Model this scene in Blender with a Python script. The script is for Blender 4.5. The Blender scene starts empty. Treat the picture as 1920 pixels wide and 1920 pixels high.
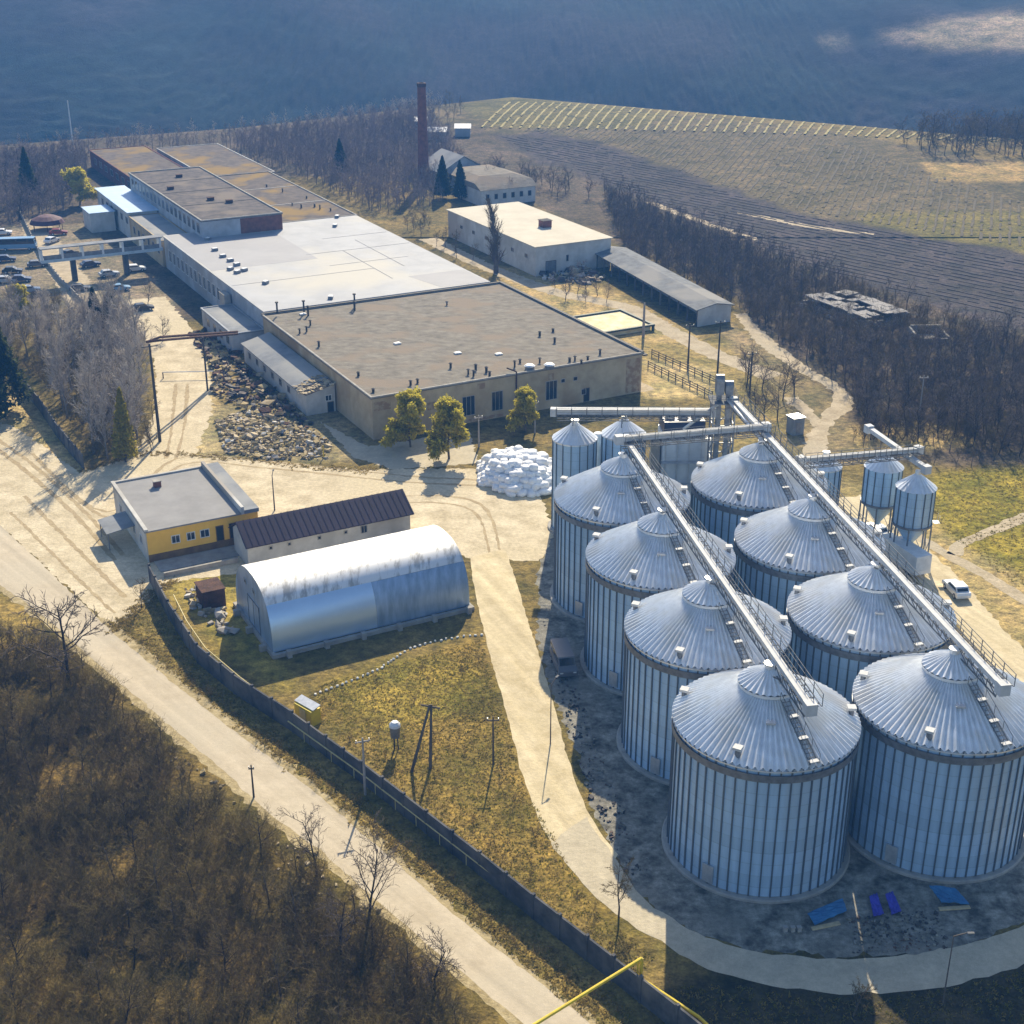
import bpy, math, random
import numpy as np
from mathutils import Vector, Matrix
from mathutils.geometry import tessellate_polygon

random.seed(7)
rng = np.random.default_rng(11)
SC = bpy.context.scene
COL = SC.collection
R_ = math.radians
FPX, PITCH, HC = 2615.0, R_(23.9), 75.0
SUN_AZ, SUN_EL = R_(6.0), R_(34.0)       # azimuth measured from +Y towards +X

# ------------------------------------------------------------------ survey
def crest(X):
    return np.interp(X, [-400, -300, -175, -100, -30, 0, 295], [370, 390, 450, 488, 545, 566, 380])
def hf(X, Y):
    """height of the land: level works yard, a low crest, a valley, a far hillside"""
    X = np.asarray(X, float); Y = np.asarray(Y, float)
    yc = crest(X)
    s = Y - yc
    t = np.clip(s / 170.0, 0, 1); t = t * t * (3 - 2 * t)
    z = -32 * t
    r = np.clip(s - 150, 0, None)
    hill = 150 * (1 - np.exp(-r / 520.0))
    z = z + hill
    c = np.exp(-((s + 40) / 60.0) ** 2) * np.clip((X + 60) / 60, 0, 1)
    z = z + 2.2 * c
    far = np.clip((s - 60) / 150, 0, 1)
    z = z + far * (3.0 * np.sin(X * .013 + 1) * np.sin(Y * .011) + 1.5 * np.sin(X * .041 + Y * .023))
    return z

def ray(x, y):
    u = x - 960; v = 960 - y
    return (u, FPX * math.cos(PITCH) + v * math.sin(PITCH), v * math.cos(PITCH) - FPX * math.sin(PITCH))

def gp(x, y, z=0.0):
    d = ray(x, y); t = (z - HC) / d[2]
    return (d[0] * t, d[1] * t)

def gpt(x, y):
    d = ray(x, y); k = 1 / d[1]
    Y = 60.0
    while Y < 1700:
        z = HC + d[2] * k * Y
        if z <= float(hf(d[0] * k * Y, Y)): break
        Y += 2.0
    return (d[0] * k * Y, Y)

def pjv(X, Y, Z):
    Z = Z - HC
    d = Y * math.cos(PITCH) - Z * math.sin(PITCH); up = Y * math.sin(PITCH) + Z * math.cos(PITCH)
    d = np.maximum(d, 1.0)
    return 960 + FPX * X / d, 960 - FPX * up / d

TH = R_(27.8)
CU, SU = math.cos(TH), math.sin(TH)
AX, AY = -20.8, 195.94
def W(a, b, z=0.0):
    """works grid: a along the hall front, b along its side"""
    return Vector((AX + a * CU - b * SU, AY + a * SU + b * CU, z))

# ------------------------------------------------------------------ materials
def mk(name, c1, c2=None, scale=1.0, rough=0.85, metal=0.0, bump=0.0, bscale=None, c3=None, stretch=(1, 1, 1), lo=.38, hi=.62, spec=None):
    m = bpy.data.materials.new(name); m.use_nodes = True
    nt = m.node_tree; N = nt.nodes; L = nt.links
    b = N['Principled BSDF']
    b.inputs['Roughness'].default_value = rough
    b.inputs['Metallic'].default_value = metal
    if spec is None and rough >= .85: spec = .12
    if spec is not None: b.inputs['Specular IOR Level'].default_value = spec
    c2 = c2 or tuple(x * .78 for x in c1)
    tc = N.new('ShaderNodeTexCoord'); mp = N.new('ShaderNodeMapping'); mp.inputs['Scale'].default_value = stretch
    L.new(tc.outputs['Object'], mp.inputs['Vector'])
    n1 = N.new('ShaderNodeTexNoise'); n1.inputs['Scale'].default_value = scale; n1.inputs['Detail'].default_value = 8; n1.inputs['Roughness'].default_value = .62
    L.new(mp.outputs[0], n1.inputs['Vector'])
    r = N.new('ShaderNodeValToRGB')
    r.color_ramp.elements[0].position = lo; r.color_ramp.elements[0].color = (*c2, 1)
    r.color_ramp.elements[1].position = hi; r.color_ramp.elements[1].color = (*c1, 1)
    L.new(n1.outputs['Fac'], r.inputs[0]); out = r.outputs[0]
    if c3:
        n2 = N.new('ShaderNodeTexNoise'); n2.inputs['Scale'].default_value = scale * .23; n2.inputs['Detail'].default_value = 6
        L.new(mp.outputs[0], n2.inputs['Vector'])
        r2 = N.new('ShaderNodeValToRGB'); r2.color_ramp.elements[0].position = .5; r2.color_ramp.elements[1].position = .63
        L.new(n2.outputs['Fac'], r2.inputs[0])
        mx = N.new('ShaderNodeMixRGB'); mx.inputs['Color2'].default_value = (*c3, 1)
        L.new(r2.outputs[0], mx.inputs[0]); L.new(out, mx.inputs['Color1']); out = mx.outputs[0]
    L.new(out, b.inputs['Base Color'])
    if bump:
        nb = N.new('ShaderNodeTexNoise'); nb.inputs['Scale'].default_value = bscale or scale * 4; nb.inputs['Detail'].default_value = 5
        L.new(mp.outputs[0], nb.inputs['Vector'])
        bp = N.new('ShaderNodeBump'); bp.inputs['Strength'].default_value = bump; bp.inputs['Distance'].default_value = .3
        L.new(nb.outputs['Fac'], bp.inputs['Height']); L.new(bp.outputs[0], b.inputs['Normal'])
    return m

M = {}
def galv(name, col, rough, metal, ring, dust=None):
    m = mk(name, col, tuple(x * .80 for x in col), 1.6, rough, metal, stretch=(1, 1, .12), lo=.3, hi=.7, c3=dust)
    nt = m.node_tree; N = nt.nodes; L = nt.links; b = N['Principled BSDF']
    if ring:
        tc = N.new('ShaderNodeTexCoord'); sp = N.new('ShaderNodeSeparateXYZ'); L.new(tc.outputs['Object'], sp.inputs[0])
        d = N.new('ShaderNodeMath'); d.operation = 'DIVIDE'; d.inputs[1].default_value = 1.13; L.new(sp.outputs['Z'], d.inputs[0])
        fl = N.new('ShaderNodeMath'); fl.operation = 'FLOOR'; L.new(d.outputs[0], fl.inputs[0])
        wn = N.new('ShaderNodeTexWhiteNoise'); wn.noise_dimensions = '1D'; L.new(fl.outputs[0], wn.inputs['W'])
        mr = N.new('ShaderNodeMapRange'); mr.inputs['To Min'].default_value = .92; mr.inputs['To Max'].default_value = 1.05
        L.new(wn.outputs['Value'], mr.inputs[0])
        src = b.inputs['Base Color'].links[0].from_socket
        fr = N.new('ShaderNodeMath'); fr.operation = 'FRACT'; L.new(d.outputs[0], fr.inputs[0])
        lt = N.new('ShaderNodeMath'); lt.operation = 'GREATER_THAN'; lt.inputs[1].default_value = .07; L.new(fr.outputs[0], lt.inputs[0])
        m3 = N.new('ShaderNodeMapRange'); m3.inputs['To Min'].default_value = .86; m3.inputs['To Max'].default_value = 1.0; L.new(lt.outputs[0], m3.inputs[0])
        oi = N.new('ShaderNodeObjectInfo'); m4 = N.new('ShaderNodeMapRange'); m4.inputs['To Min'].default_value = .88; m4.inputs['To Max'].default_value = 1.08; L.new(oi.outputs['Random'], m4.inputs[0])
        k1 = N.new('ShaderNodeMath'); k1.operation = 'MULTIPLY'; L.new(mr.outputs[0], k1.inputs[0]); L.new(m3.outputs[0], k1.inputs[1])
        k2 = N.new('ShaderNodeMath'); k2.operation = 'MULTIPLY'; L.new(k1.outputs[0], k2.inputs[0]); L.new(m4.outputs[0], k2.inputs[1])
        mx = N.new('ShaderNodeVectorMath'); mx.operation = 'SCALE'; L.new(src, mx.inputs[0]); L.new(k2.outputs[0], mx.inputs['Scale'])
        L.new(mx.outputs[0], b.inputs['Base Color'])
    return m
M['silo_wall'] = galv('galvanised_wall', (.47, .67, .90), .5, .2, True, (.43, .57, .72))
M['silo_rib'] = galv('galvanised_stiffener_shaded', (.13, .16, .20), .5, .35, False)  # shadow side of the stiffeners put into a darker base colour
M['silo_roof'] = galv('galvanised_roof', (.90, .92, .94), .3, .3, False, (.74, .73, .70))
M['silo_cap'] = galv('galvanised_cap', (.92, .93, .94), .3, .25, False)
M['galv'] = mk('galvanised_steel', (.60, .62, .64), (.45, .47, .5), 1.5, .42, .55)
M['galv_dark'] = mk('weathered_steel', (.24, .26, .29), (.16, .17, .19), 1.5, .5, .5)
M['white_metal'] = mk('white_painted_metal', (.74, .75, .76), (.62, .63, .64), 1.2, .5)
M['concrete'] = mk('concrete', (.42, .40, .36), (.30, .285, .26), .8, .9, bump=.2, c3=(.34, .31, .26))
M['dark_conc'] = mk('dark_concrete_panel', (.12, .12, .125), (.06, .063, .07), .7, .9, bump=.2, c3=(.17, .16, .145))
M['hall_wall'] = mk('ochre_plaster', (.52, .43, .28), (.40, .32, .20), .35, .9, bump=.15, c3=(.34, .24, .13))
M['white_wall'] = mk('whitewashed_wall', (.62, .61, .58), (.46, .45, .42), .3, .9, bump=.1, c3=(.36, .33, .29))
M['grey_wall'] = mk('pale_blue_grey_wall', (.46, .49, .53), (.33, .35, .38), .3, .9, bump=.1, c3=(.3, .3, .3))
M['orange_wall'] = mk('orange_yellow_render', (.94, .57, .10), (.86, .50, .08), .5, .85)
M['plinth'] = mk('dirty_plinth', (.25, .16, .07), (.14, .09, .05), .6, .9)
M['brick'] = mk('red_brick', (.24, .105, .075), (.15, .07, .055), 1.0, .9, bump=.2)
M['roof_brown'] = mk('weathered_bitumen', (.26, .235, .19), (.14, .125, .10), .55, .92, bump=.3, c3=(.235, .19, .14), stretch=(1, 1.6, 1), lo=.32, hi=.68)
M['roof_grey'] = mk('pale_grey_membrane', (.37, .38, .40), (.31, .32, .34), .15, .8, c3=(.43, .41, .36), bump=.1)
M['roof_mid'] = mk('mid_grey_membrane', (.31, .31, .325), (.28, .28, .295), .15, .8)
M['roof_dark'] = mk('dark_bitumen', (.14, .12, .108), (.08, .072, .068), .55, .92, bump=.2, c3=(.18, .15, .12))
M['roof_moss'] = mk('mossy_bitumen', (.155, .13, .105), (.095, .08, .07), .45, .95, c3=(.25, .165, .05))
M['roof_gate'] = mk('grey_felt_roof', (.30, .295, .29), (.25, .245, .24), .3, .85)
M['roof_cream'] = mk('cream_roof', (.60, .55, .44), (.53, .48, .38), .2, .85)
M['roof_blue'] = mk('pale_blue_sheet_roof', (.42, .58, .76), (.34, .48, .66), .3, .5)
M['roof_maroon'] = mk('dark_maroon_sheet', (.042, .03, .052), (.032, .023, .042), .5, .6, spec=.2)
M['roof_shed'] = mk('lichen_grey_fibre_cement', (.22, .23, .235), (.14, .145, .15), .5, .92, c3=(.27, .26, .24), stretch=(1, 1, 1), lo=.35, hi=.62)
M['roof_slate'] = mk('grey_fibre_cement', (.27, .285, .30), (.20, .21, .225), .4, .9, c3=(.33, .33, .32))
M['dark'] = mk('dark_opening', (.012, .013, .016), (.02, .02, .024), 1, .7)
M['glass'] = mk('window_glass', (.03, .045, .065), (.02, .03, .045), .8, .12, spec=.8)
M['frame'] = mk('window_frame', (.42, .40, .36), (.30, .28, .25), 1, .7)
M['white_frame'] = mk('white_window_frame', (.72, .72, .7), (.6, .6, .58), 1, .6)
M['rust'] = mk('rusty_iron', (.115, .06, .04), (.06, .035, .028), 1.2, .85, bump=.3)
M['timber'] = mk('weathered_timber', (.17, .14, .11), (.10, .085, .07), 2, .9, stretch=(1, 1, .2))
M['pale_timber'] = mk('pale_timber', (.55, .45, .28), (.42, .34, .2), 2, .85)
M['pole_conc'] = mk('concrete_pole', (.36, .34, .32), (.28, .265, .25), 2, .85)
M['dark_pole'] = mk('dark_pole_paint', (.055, .05, .045), (.04, .035, .032), 2, .8)
M['yellow'] = mk('yellow_gas_paint', (.72, .55, .02), (.6, .44, .02), 2, .6)
M['straw_pipe'] = mk('faded_yellow_paint', (.62, .53, .25), (.5, .42, .18), 2, .6)
M['green_steel'] = mk('dark_green_steel', (.055, .075, .055), (.035, .05, .04), 2, .7)
M['sand'] = mk('cream_sand', (.80, .73, .50), (.66, .56, .32), .5, .95, bump=.2)
M['tarp_blue'] = mk('blue_tarpaulin', (.035, .17, .36), (.025, .12, .28), .8, .5, bump=.3, bscale=2)
M['tarp_violet'] = mk('violet_blue_sheet', (.07, .06, .50), (.04, .035, .33), .8, .45, bump=.3, bscale=2)
M['white_bag'] = mk('white_sacking', (.88, .88, .88), (.76, .76, .77), 1.2, .8, bump=.5, bscale=2)
M['stone'] = mk('pale_rubble', (.62, .52, .35), (.36, .29, .19), .8, .95, bump=.3, c3=(.32, .25, .14))
M['stone_white'] = mk('whitewashed_stone', (.82, .81, .76), (.7, .68, .62), 2, .9)
M['junk'] = mk('dark_scrap', (.085, .075, .07), (.03, .03, .035), .7, .8, c3=(.13, .075, .05))
M['bark'] = mk('grey_brown_bark', (.155, .125, .095), (.10, .08, .062), 2, .95)
M['bark_pale'] = mk('pale_grey_bark', (.30, .265, .225), (.21, .185, .16), 2, .95)
M['bark_dark'] = mk('dark_bark', (.075, .06, .048), (.045, .037, .03), 2, .95)
M['twig'] = mk('brown_twigs', (.19, .142, .062), (.115, .086, .04), .5, .95)
M['twig_olive'] = mk('olive_brown_twigs', (.175, .135, .055), (.10, .078, .034), .5, .95)
M['twig_pale'] = mk('pale_lichen_twigs', (.48, .43, .375), (.34, .30, .265), .5, .95)
M['twig_dark'] = mk('dark_bare_twigs', (.17, .135, .11), (.10, .083, .07), .5, .95)
M['twig_mauve'] = mk('mauve_grey_twigs', (.26, .21, .19), (.175, .14, .125), .05, .95)
M['twig_yellow'] = mk('straw_yellow_twigs', (.27, .205, .07), (.18, .135, .05), .5, .95)
M['matt'] = mk('matt_galvanised', (.56, .57, .58), (.46, .47, .48), 1.2, .75, .0)
M['rail'] = mk('dull_steel_rail', (.20, .205, .21), (.14, .145, .15), 2, .9)
M['grating'] = mk('steel_grating', (.13, .135, .14), (.09, .095, .1), 2, .95)
M['leaf_yellow'] = mk('yellow_green_catkins', (.62, .54, .06), (.40, .35, .05), .8, .8)
M['leaf_conifer'] = mk('dark_conifer_needles', (.075, .09, .03), (.04, .05, .018), .8, .85)
M['leaf_olive'] = mk('olive_conifer_needles', (.40, .34, .04), (.22, .19, .03), .8, .85)
M['vine'] = mk('dry_vine_canes', (.44, .37, .15), (.30, .25, .10), .4, .95)
M['vine_dark'] = mk('brown_vine_canes', (.135, .113, .066), (.105, .09, .055), .4, .95)
M['tyre'] = mk('tyre_rubber', (.02, .02, .02), None, 2, .9)
M['carglass'] = mk('car_glass', (.015, .02, .028), None, 2, .08, spec=.9)
M['lamp_glass'] = mk('headlamp_glass', (.75, .75, .72), None, 2, .2)
for n, c in dict(white=(.78, .78, .78), silver=(.42, .43, .45), black=(.02, .02, .025), grey=(.15, .15, .16), blue=(.20, .36, .55), red=(.22, .03, .03), navy=(.03, .04, .09)).items():
    M['paint_' + n] = mk('car_paint_' + n, c, tuple(x * .93 for x in c), 1, .28, .1)

# asphalt / dirt sheets: base tone, blotches, and wheel tracks that follow the sheet
def road_mat(name, c1, c2, c3, scale=.35, k=1.0):
    m = mk(name, c1, c2, scale, .95, bump=.3 * k, bscale=3.5, c3=c3, lo=.36, hi=.64)
    nt = m.node_tree; N = nt.nodes; L = nt.links; b = N['Principled BSDF']; cur = b.inputs['Base Color'].links[0].from_socket; tc = N.new('ShaderNodeTexCoord')
    for sc, amt in ((2.2, .18 * k), (9.0, .2 * k)):
        n = N.new('ShaderNodeTexNoise'); n.inputs['Scale'].default_value = sc; n.inputs['Detail'].default_value = 5; L.new(tc.outputs['Object'], n.inputs['Vector'])
        mr = N.new('ShaderNodeMapRange'); mr.inputs['From Min'].default_value = .3; mr.inputs['From Max'].default_value = .7; mr.inputs['To Min'].default_value = 1 - amt; mr.inputs['To Max'].default_value = 1 + amt * .6; L.new(n.outputs['Fac'], mr.inputs[0])
        mx = N.new('ShaderNodeVectorMath'); mx.operation = 'SCALE'; L.new(cur, mx.inputs[0]); L.new(mr.outputs[0], mx.inputs['Scale']); cur = mx.outputs[0]
    L.new(cur, b.inputs['Base Color']); return m
def streak(m, ang, amt):
    nt = m.node_tree; N = nt.nodes; L = nt.links; b = N['Principled BSDF']; src = b.inputs['Base Color'].links[0].from_socket
    tc = N.new('ShaderNodeTexCoord'); m1 = N.new('ShaderNodeMapping'); m1.inputs['Rotation'].default_value = (0, 0, ang); L.new(tc.outputs['Object'], m1.inputs['Vector'])
    m2 = N.new('ShaderNodeMapping'); m2.inputs['Scale'].default_value = (.02, .9, 1); L.new(m1.outputs[0], m2.inputs['Vector'])
    n = N.new('ShaderNodeTexNoise'); n.inputs['Scale'].default_value = 1; n.inputs['Detail'].default_value = 6; L.new(m2.outputs[0], n.inputs['Vector'])
    mr = N.new('ShaderNodeMapRange'); mr.inputs['From Min'].default_value = .3; mr.inputs['From Max'].default_value = .7; mr.inputs['To Min'].default_value = 1 - amt; mr.inputs['To Max'].default_value = 1 + amt; L.new(n.outputs['Fac'], mr.inputs[0])
    mx = N.new('ShaderNodeVectorMath'); mx.operation = 'SCALE'; L.new(src, mx.inputs[0]); L.new(mr.outputs[0], mx.inputs['Scale']); L.new(mx.outputs[0], b.inputs['Base Color'])
M['road'] = road_mat('dusty_asphalt', (.54, .465, .345), (.47, .40, .29), (.50, .435, .325), .5, .3)
M['yard'] = road_mat('pale_packed_dirt', (.70, .60, .42), (.48, .40, .26), (.60, .51, .34), .3)
M['track'] = road_mat('sandy_track', (.66, .56, .37), (.52, .43, .26), (.58, .49, .31), .4, .6)
M['concrete_road'] = road_mat('worn_concrete_road', (.56, .49, .355), (.44, .385, .28), (.50, .44, .32), .5, .6)
M['gravel'] = road_mat('dark_gravel', (.37, .35, .29), (.09, .088, .075), (.24, .225, .185), .55)
M['path'] = road_mat('pale_path', (.54, .45, .31), (.38, .31, .2), (.46, .39, .27), .4)

M['rut'] = road_mat('wheel_worn_dirt', (.47, .375, .225), (.36, .28, .16), (.42, .33, .2), .5)
M['verge'] = road_mat('sandy_verge', (.50, .41, .24), (.30, .235, .11), (.40, .32, .17), .9)
streak(M['road'], R_(49), .12); streak(M['track'], R_(66), .16)

# ------------------------------------------------------------------ mesh helper
ORG = {}
class MB:
    def __init__(s): s.v = []; s.f = []; s.m = []
    def pts(s, P):
        n = len(s.v); s.v.extend([tuple(p) for p in P]); return list(range(n, n + len(P)))
    def face(s, P, m=0): s.f.append(tuple(s.pts(P))); s.m.append(m)
    def hexa(s, P, m=0):
        i = s.pts(P)
        for q in ((3, 2, 1, 0), (4, 5, 6, 7), (0, 1, 5, 4), (1, 2, 6, 5), (2, 3, 7, 6), (3, 0, 4, 7)):
            s.f.append(tuple(i[k] for k in q)); s.m.append(m)
    def obox(s, o, u, v, w, m=0):
        o, u, v, w = map(Vector, (o, u, v, w))
        s.hexa([o, o + u, o + u + v, o + v, o + w, o + u + w, o + u + v + w, o + v + w], m)
    def abox(s, a0, a1, b0, b1, z0, z1, m=0):
        s.hexa([W(a0, b0, z0), W(a1, b0, z0), W(a1, b1, z0), W(a0, b1, z0), W(a0, b0, z1), W(a1, b0, z1), W(a1, b1, z1), W(a0, b1, z1)], m)
    def box(s, c, size, rz=0, m=0, rx=0):
        mt = Matrix.Translation(c) @ Matrix.Rotation(rz, 4, 'Z') @ Matrix.Rotation(rx, 4, 'X')
        x, y, z = size[0] / 2, size[1] / 2, size[2] / 2
        s.hexa([mt @ Vector(p) for p in ((-x, -y, -z), (x, -y, -z), (x, y, -z), (-x, y, -z), (-x, -y, z), (x, -y, z), (x, y, z), (-x, y, z))], m)
    def beam(s, p, q, w, h, m=0):
        p, q = Vector(p), Vector(q); d = q - p
        up = Vector((0, 0, 1)) if abs(d.normalized().z) < .95 else Vector((0, 1, 0))
        sd = d.cross(up).normalized(); up = sd.cross(d).normalized()
        o = p - sd * w / 2 - up * h / 2
        s.obox(o, sd * w, d, up * h, m)
    def tube(s, p, q, r, n=8, m=0, r2=None, cap=True):
        p, q = Vector(p), Vector(q); d = (q - p).normalized(); r2 = r if r2 is None else r2
        a = d.orthogonal().normalized(); b = d.cross(a)
        k = s.pts([p + (a * math.cos(2 * math.pi * i / n) + b * math.sin(2 * math.pi * i / n)) * r for i in range(n)] +
                  [q + (a * math.cos(2 * math.pi * i / n) + b * math.sin(2 * math.pi * i / n)) * r2 for i in range(n)])
        for i in range(n):
            j = (i + 1) % n; s.f.append((k[i], k[j], k[n + j], k[n + i])); s.m.append(m)
        if cap:
            s.f.append(tuple(reversed(k[:n]))); s.m.append(m); s.f.append(tuple(k[n:])); s.m.append(m)
    def path(s, P, r, n=6, m=0):
        for a, b in zip(P[:-1], P[1:]): s.tube(a, b, r, n, m)
    def lathe(s, c, prof, n, m=0, closed=False):
        c = Vector(c); rings = []
        for r, z in prof:
            rings.append(s.pts([c + Vector((r * math.cos(2 * math.pi * i / n), r * math.sin(2 * math.pi * i / n), z)) for i in range(n)]))
        for A, B in zip(rings[:-1], rings[1:]):
            for i in range(n):
                j = (i + 1) % n; s.f.append((A[i], A[j], B[j], B[i])); s.m.append(m)
        if closed:
            s.f.append(tuple(rings[-1])); s.m.append(m)
    def ext(s, P, off, m=0):
        """closed profile P extruded by vector off"""
        off = Vector(off); n = len(P)
        a = s.pts(P); b = s.pts([Vector(p) + off for p in P])
        s.f.append(tuple(reversed(a))); s.m.append(m); s.f.append(tuple(b)); s.m.append(m)
        for i in range(n):
            j = (i + 1) % n; s.f.append((a[i], a[j], b[j], b[i])); s.m.append(m)
    def build(s, name, mats, parent=None, org=None, smooth=False):
        if not isinstance(mats, (list, tuple)): mats = [mats]
        o0 = Vector(ORG[parent.name]) if parent else Vector(org or (0, 0, 0))
        me = bpy.data.meshes.new(name)
        me.from_pydata([tuple(Vector(v) - o0) for v in s.v], [], s.f)
        for k in mats: me.materials.append(M[k] if isinstance(k, str) else k)
        me.polygons.foreach_set('material_index', s.m)
        if smooth: me.polygons.foreach_set('use_smooth', [True] * len(s.f))
        me.update()
        o = bpy.data.objects.new(name, me); COL.objects.link(o)
        if parent: o.parent = parent
        else: o.location = o0
        ORG[o.name] = tuple(o0)
        return o

def tag(o, label, cat, group=None, kind=None):
    o['label'] = label; o['category'] = cat
    if group: o['group'] = group
    if kind: o['kind'] = kind
    return o
def thing(name, label, cat, loc, group=None):
    o = bpy.data.objects.new(name, None); COL.objects.link(o); o.location = loc; o.empty_display_size = .5
    ORG[o.name] = tuple(loc)
    return tag(o, label, cat, group)
def structure(o, label=None):
    o['kind'] = 'structure'
    if label: o['label'] = label
    return o
def raw(name, V, F, mat, loops=None):
    """mesh from numpy triangles"""
    me = bpy.data.meshes.new(name)
    V = np.asarray(V, np.float32); F = np.asarray(F, np.int32); k = F.shape[1]
    me.vertices.add(len(V)); me.vertices.foreach_set('co', V.ravel())
    me.loops.add(F.size); me.loops.foreach_set('vertex_index', F.ravel())
    me.polygons.add(len(F)); me.polygons.foreach_set('loop_start', np.arange(0, F.size, k, dtype=np.int32))
    me.polygons.foreach_set('loop_total', np.full(len(F), k, np.int32))
    me.update(calc_edges=True)
    for q in (mat if isinstance(mat, (list, tuple)) else [mat]): me.materials.append(M[q] if isinstance(q, str) else q)
    return me

# ------------------------------------------------------------------ land
def inpoly(px, py, poly):
    c = np.zeros(px.shape, bool); n = len(poly)
    for i in range(n):
        x0, y0 = poly[i]; x1, y1 = poly[(i + 1) % n]
        if y0 == y1: continue
        cond = ((y0 > py) != (y1 > py)) & (px < (x1 - x0) * (py - y0) / (y1 - y0) + x0)
        c ^= cond
    return c
def axis(a, b, fine0, fine1, st, g=1.09, mx=14):
    xs = list(np.arange(fine0, fine1 + .01, st)); s = st; x = fine1
    while x < b: s = min(mx, s * g); x += s; xs.append(x)
    s = st; x = fine0; pre = []
    while x > a: s = min(mx, s * g); x -= s; pre.append(x)
    return np.array(pre[::-1] + xs)
xs = axis(-900, 900, -140, 150, 1.0, 1.06, 6); ys = np.concatenate([axis(-40, 330, 55, 330, 1.0), axis(331, 1650, 332, 620, 2.0, 1.04, 9)])
GX, GY = np.meshgrid(xs, ys)
def snoise0(X, Y): return np.sin(X * .043 + Y * .031) * np.sin(X * .021 - Y * .027 + 1.3 * np.sin(X * .017)) * np.sin(Y * .05 + np.sin(X * .03))
GZ = hf(GX, GY)
_far = np.clip((GY - crest(GX) - 90) / 60, 0, 1); GZ = GZ + _far * (rng.normal(0, .5, GX.shape) + .5 * snoise0(GX, GY))
PX, PY = pjv(GX, GY, GZ)
def snoise(X, Y, sc, seed):
    r = np.random.default_rng(seed); out = 0
    for o in range(4):
        k = 2 ** o / sc
        a = r.uniform(0, 6.28, 3); w = r.uniform(.7, 1.3, 4)
        out = out + (np.sin(X * k * w[0] + Y * k * w[1] * .6 + a[0]) * np.sin(Y * k * w[2] - X * k * w[3] * .5 + a[1])) / (1.6 ** o)
    return out / 2
jx = 10 * snoise(GX, GY, 6, 1); jy = 6 * snoise(GX, GY, 6, 2)
QX, QY = PX + jx, PY + jy
tint = np.zeros(GX.shape + (3,)); tint[:] = (.185, .145, .055)
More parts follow.
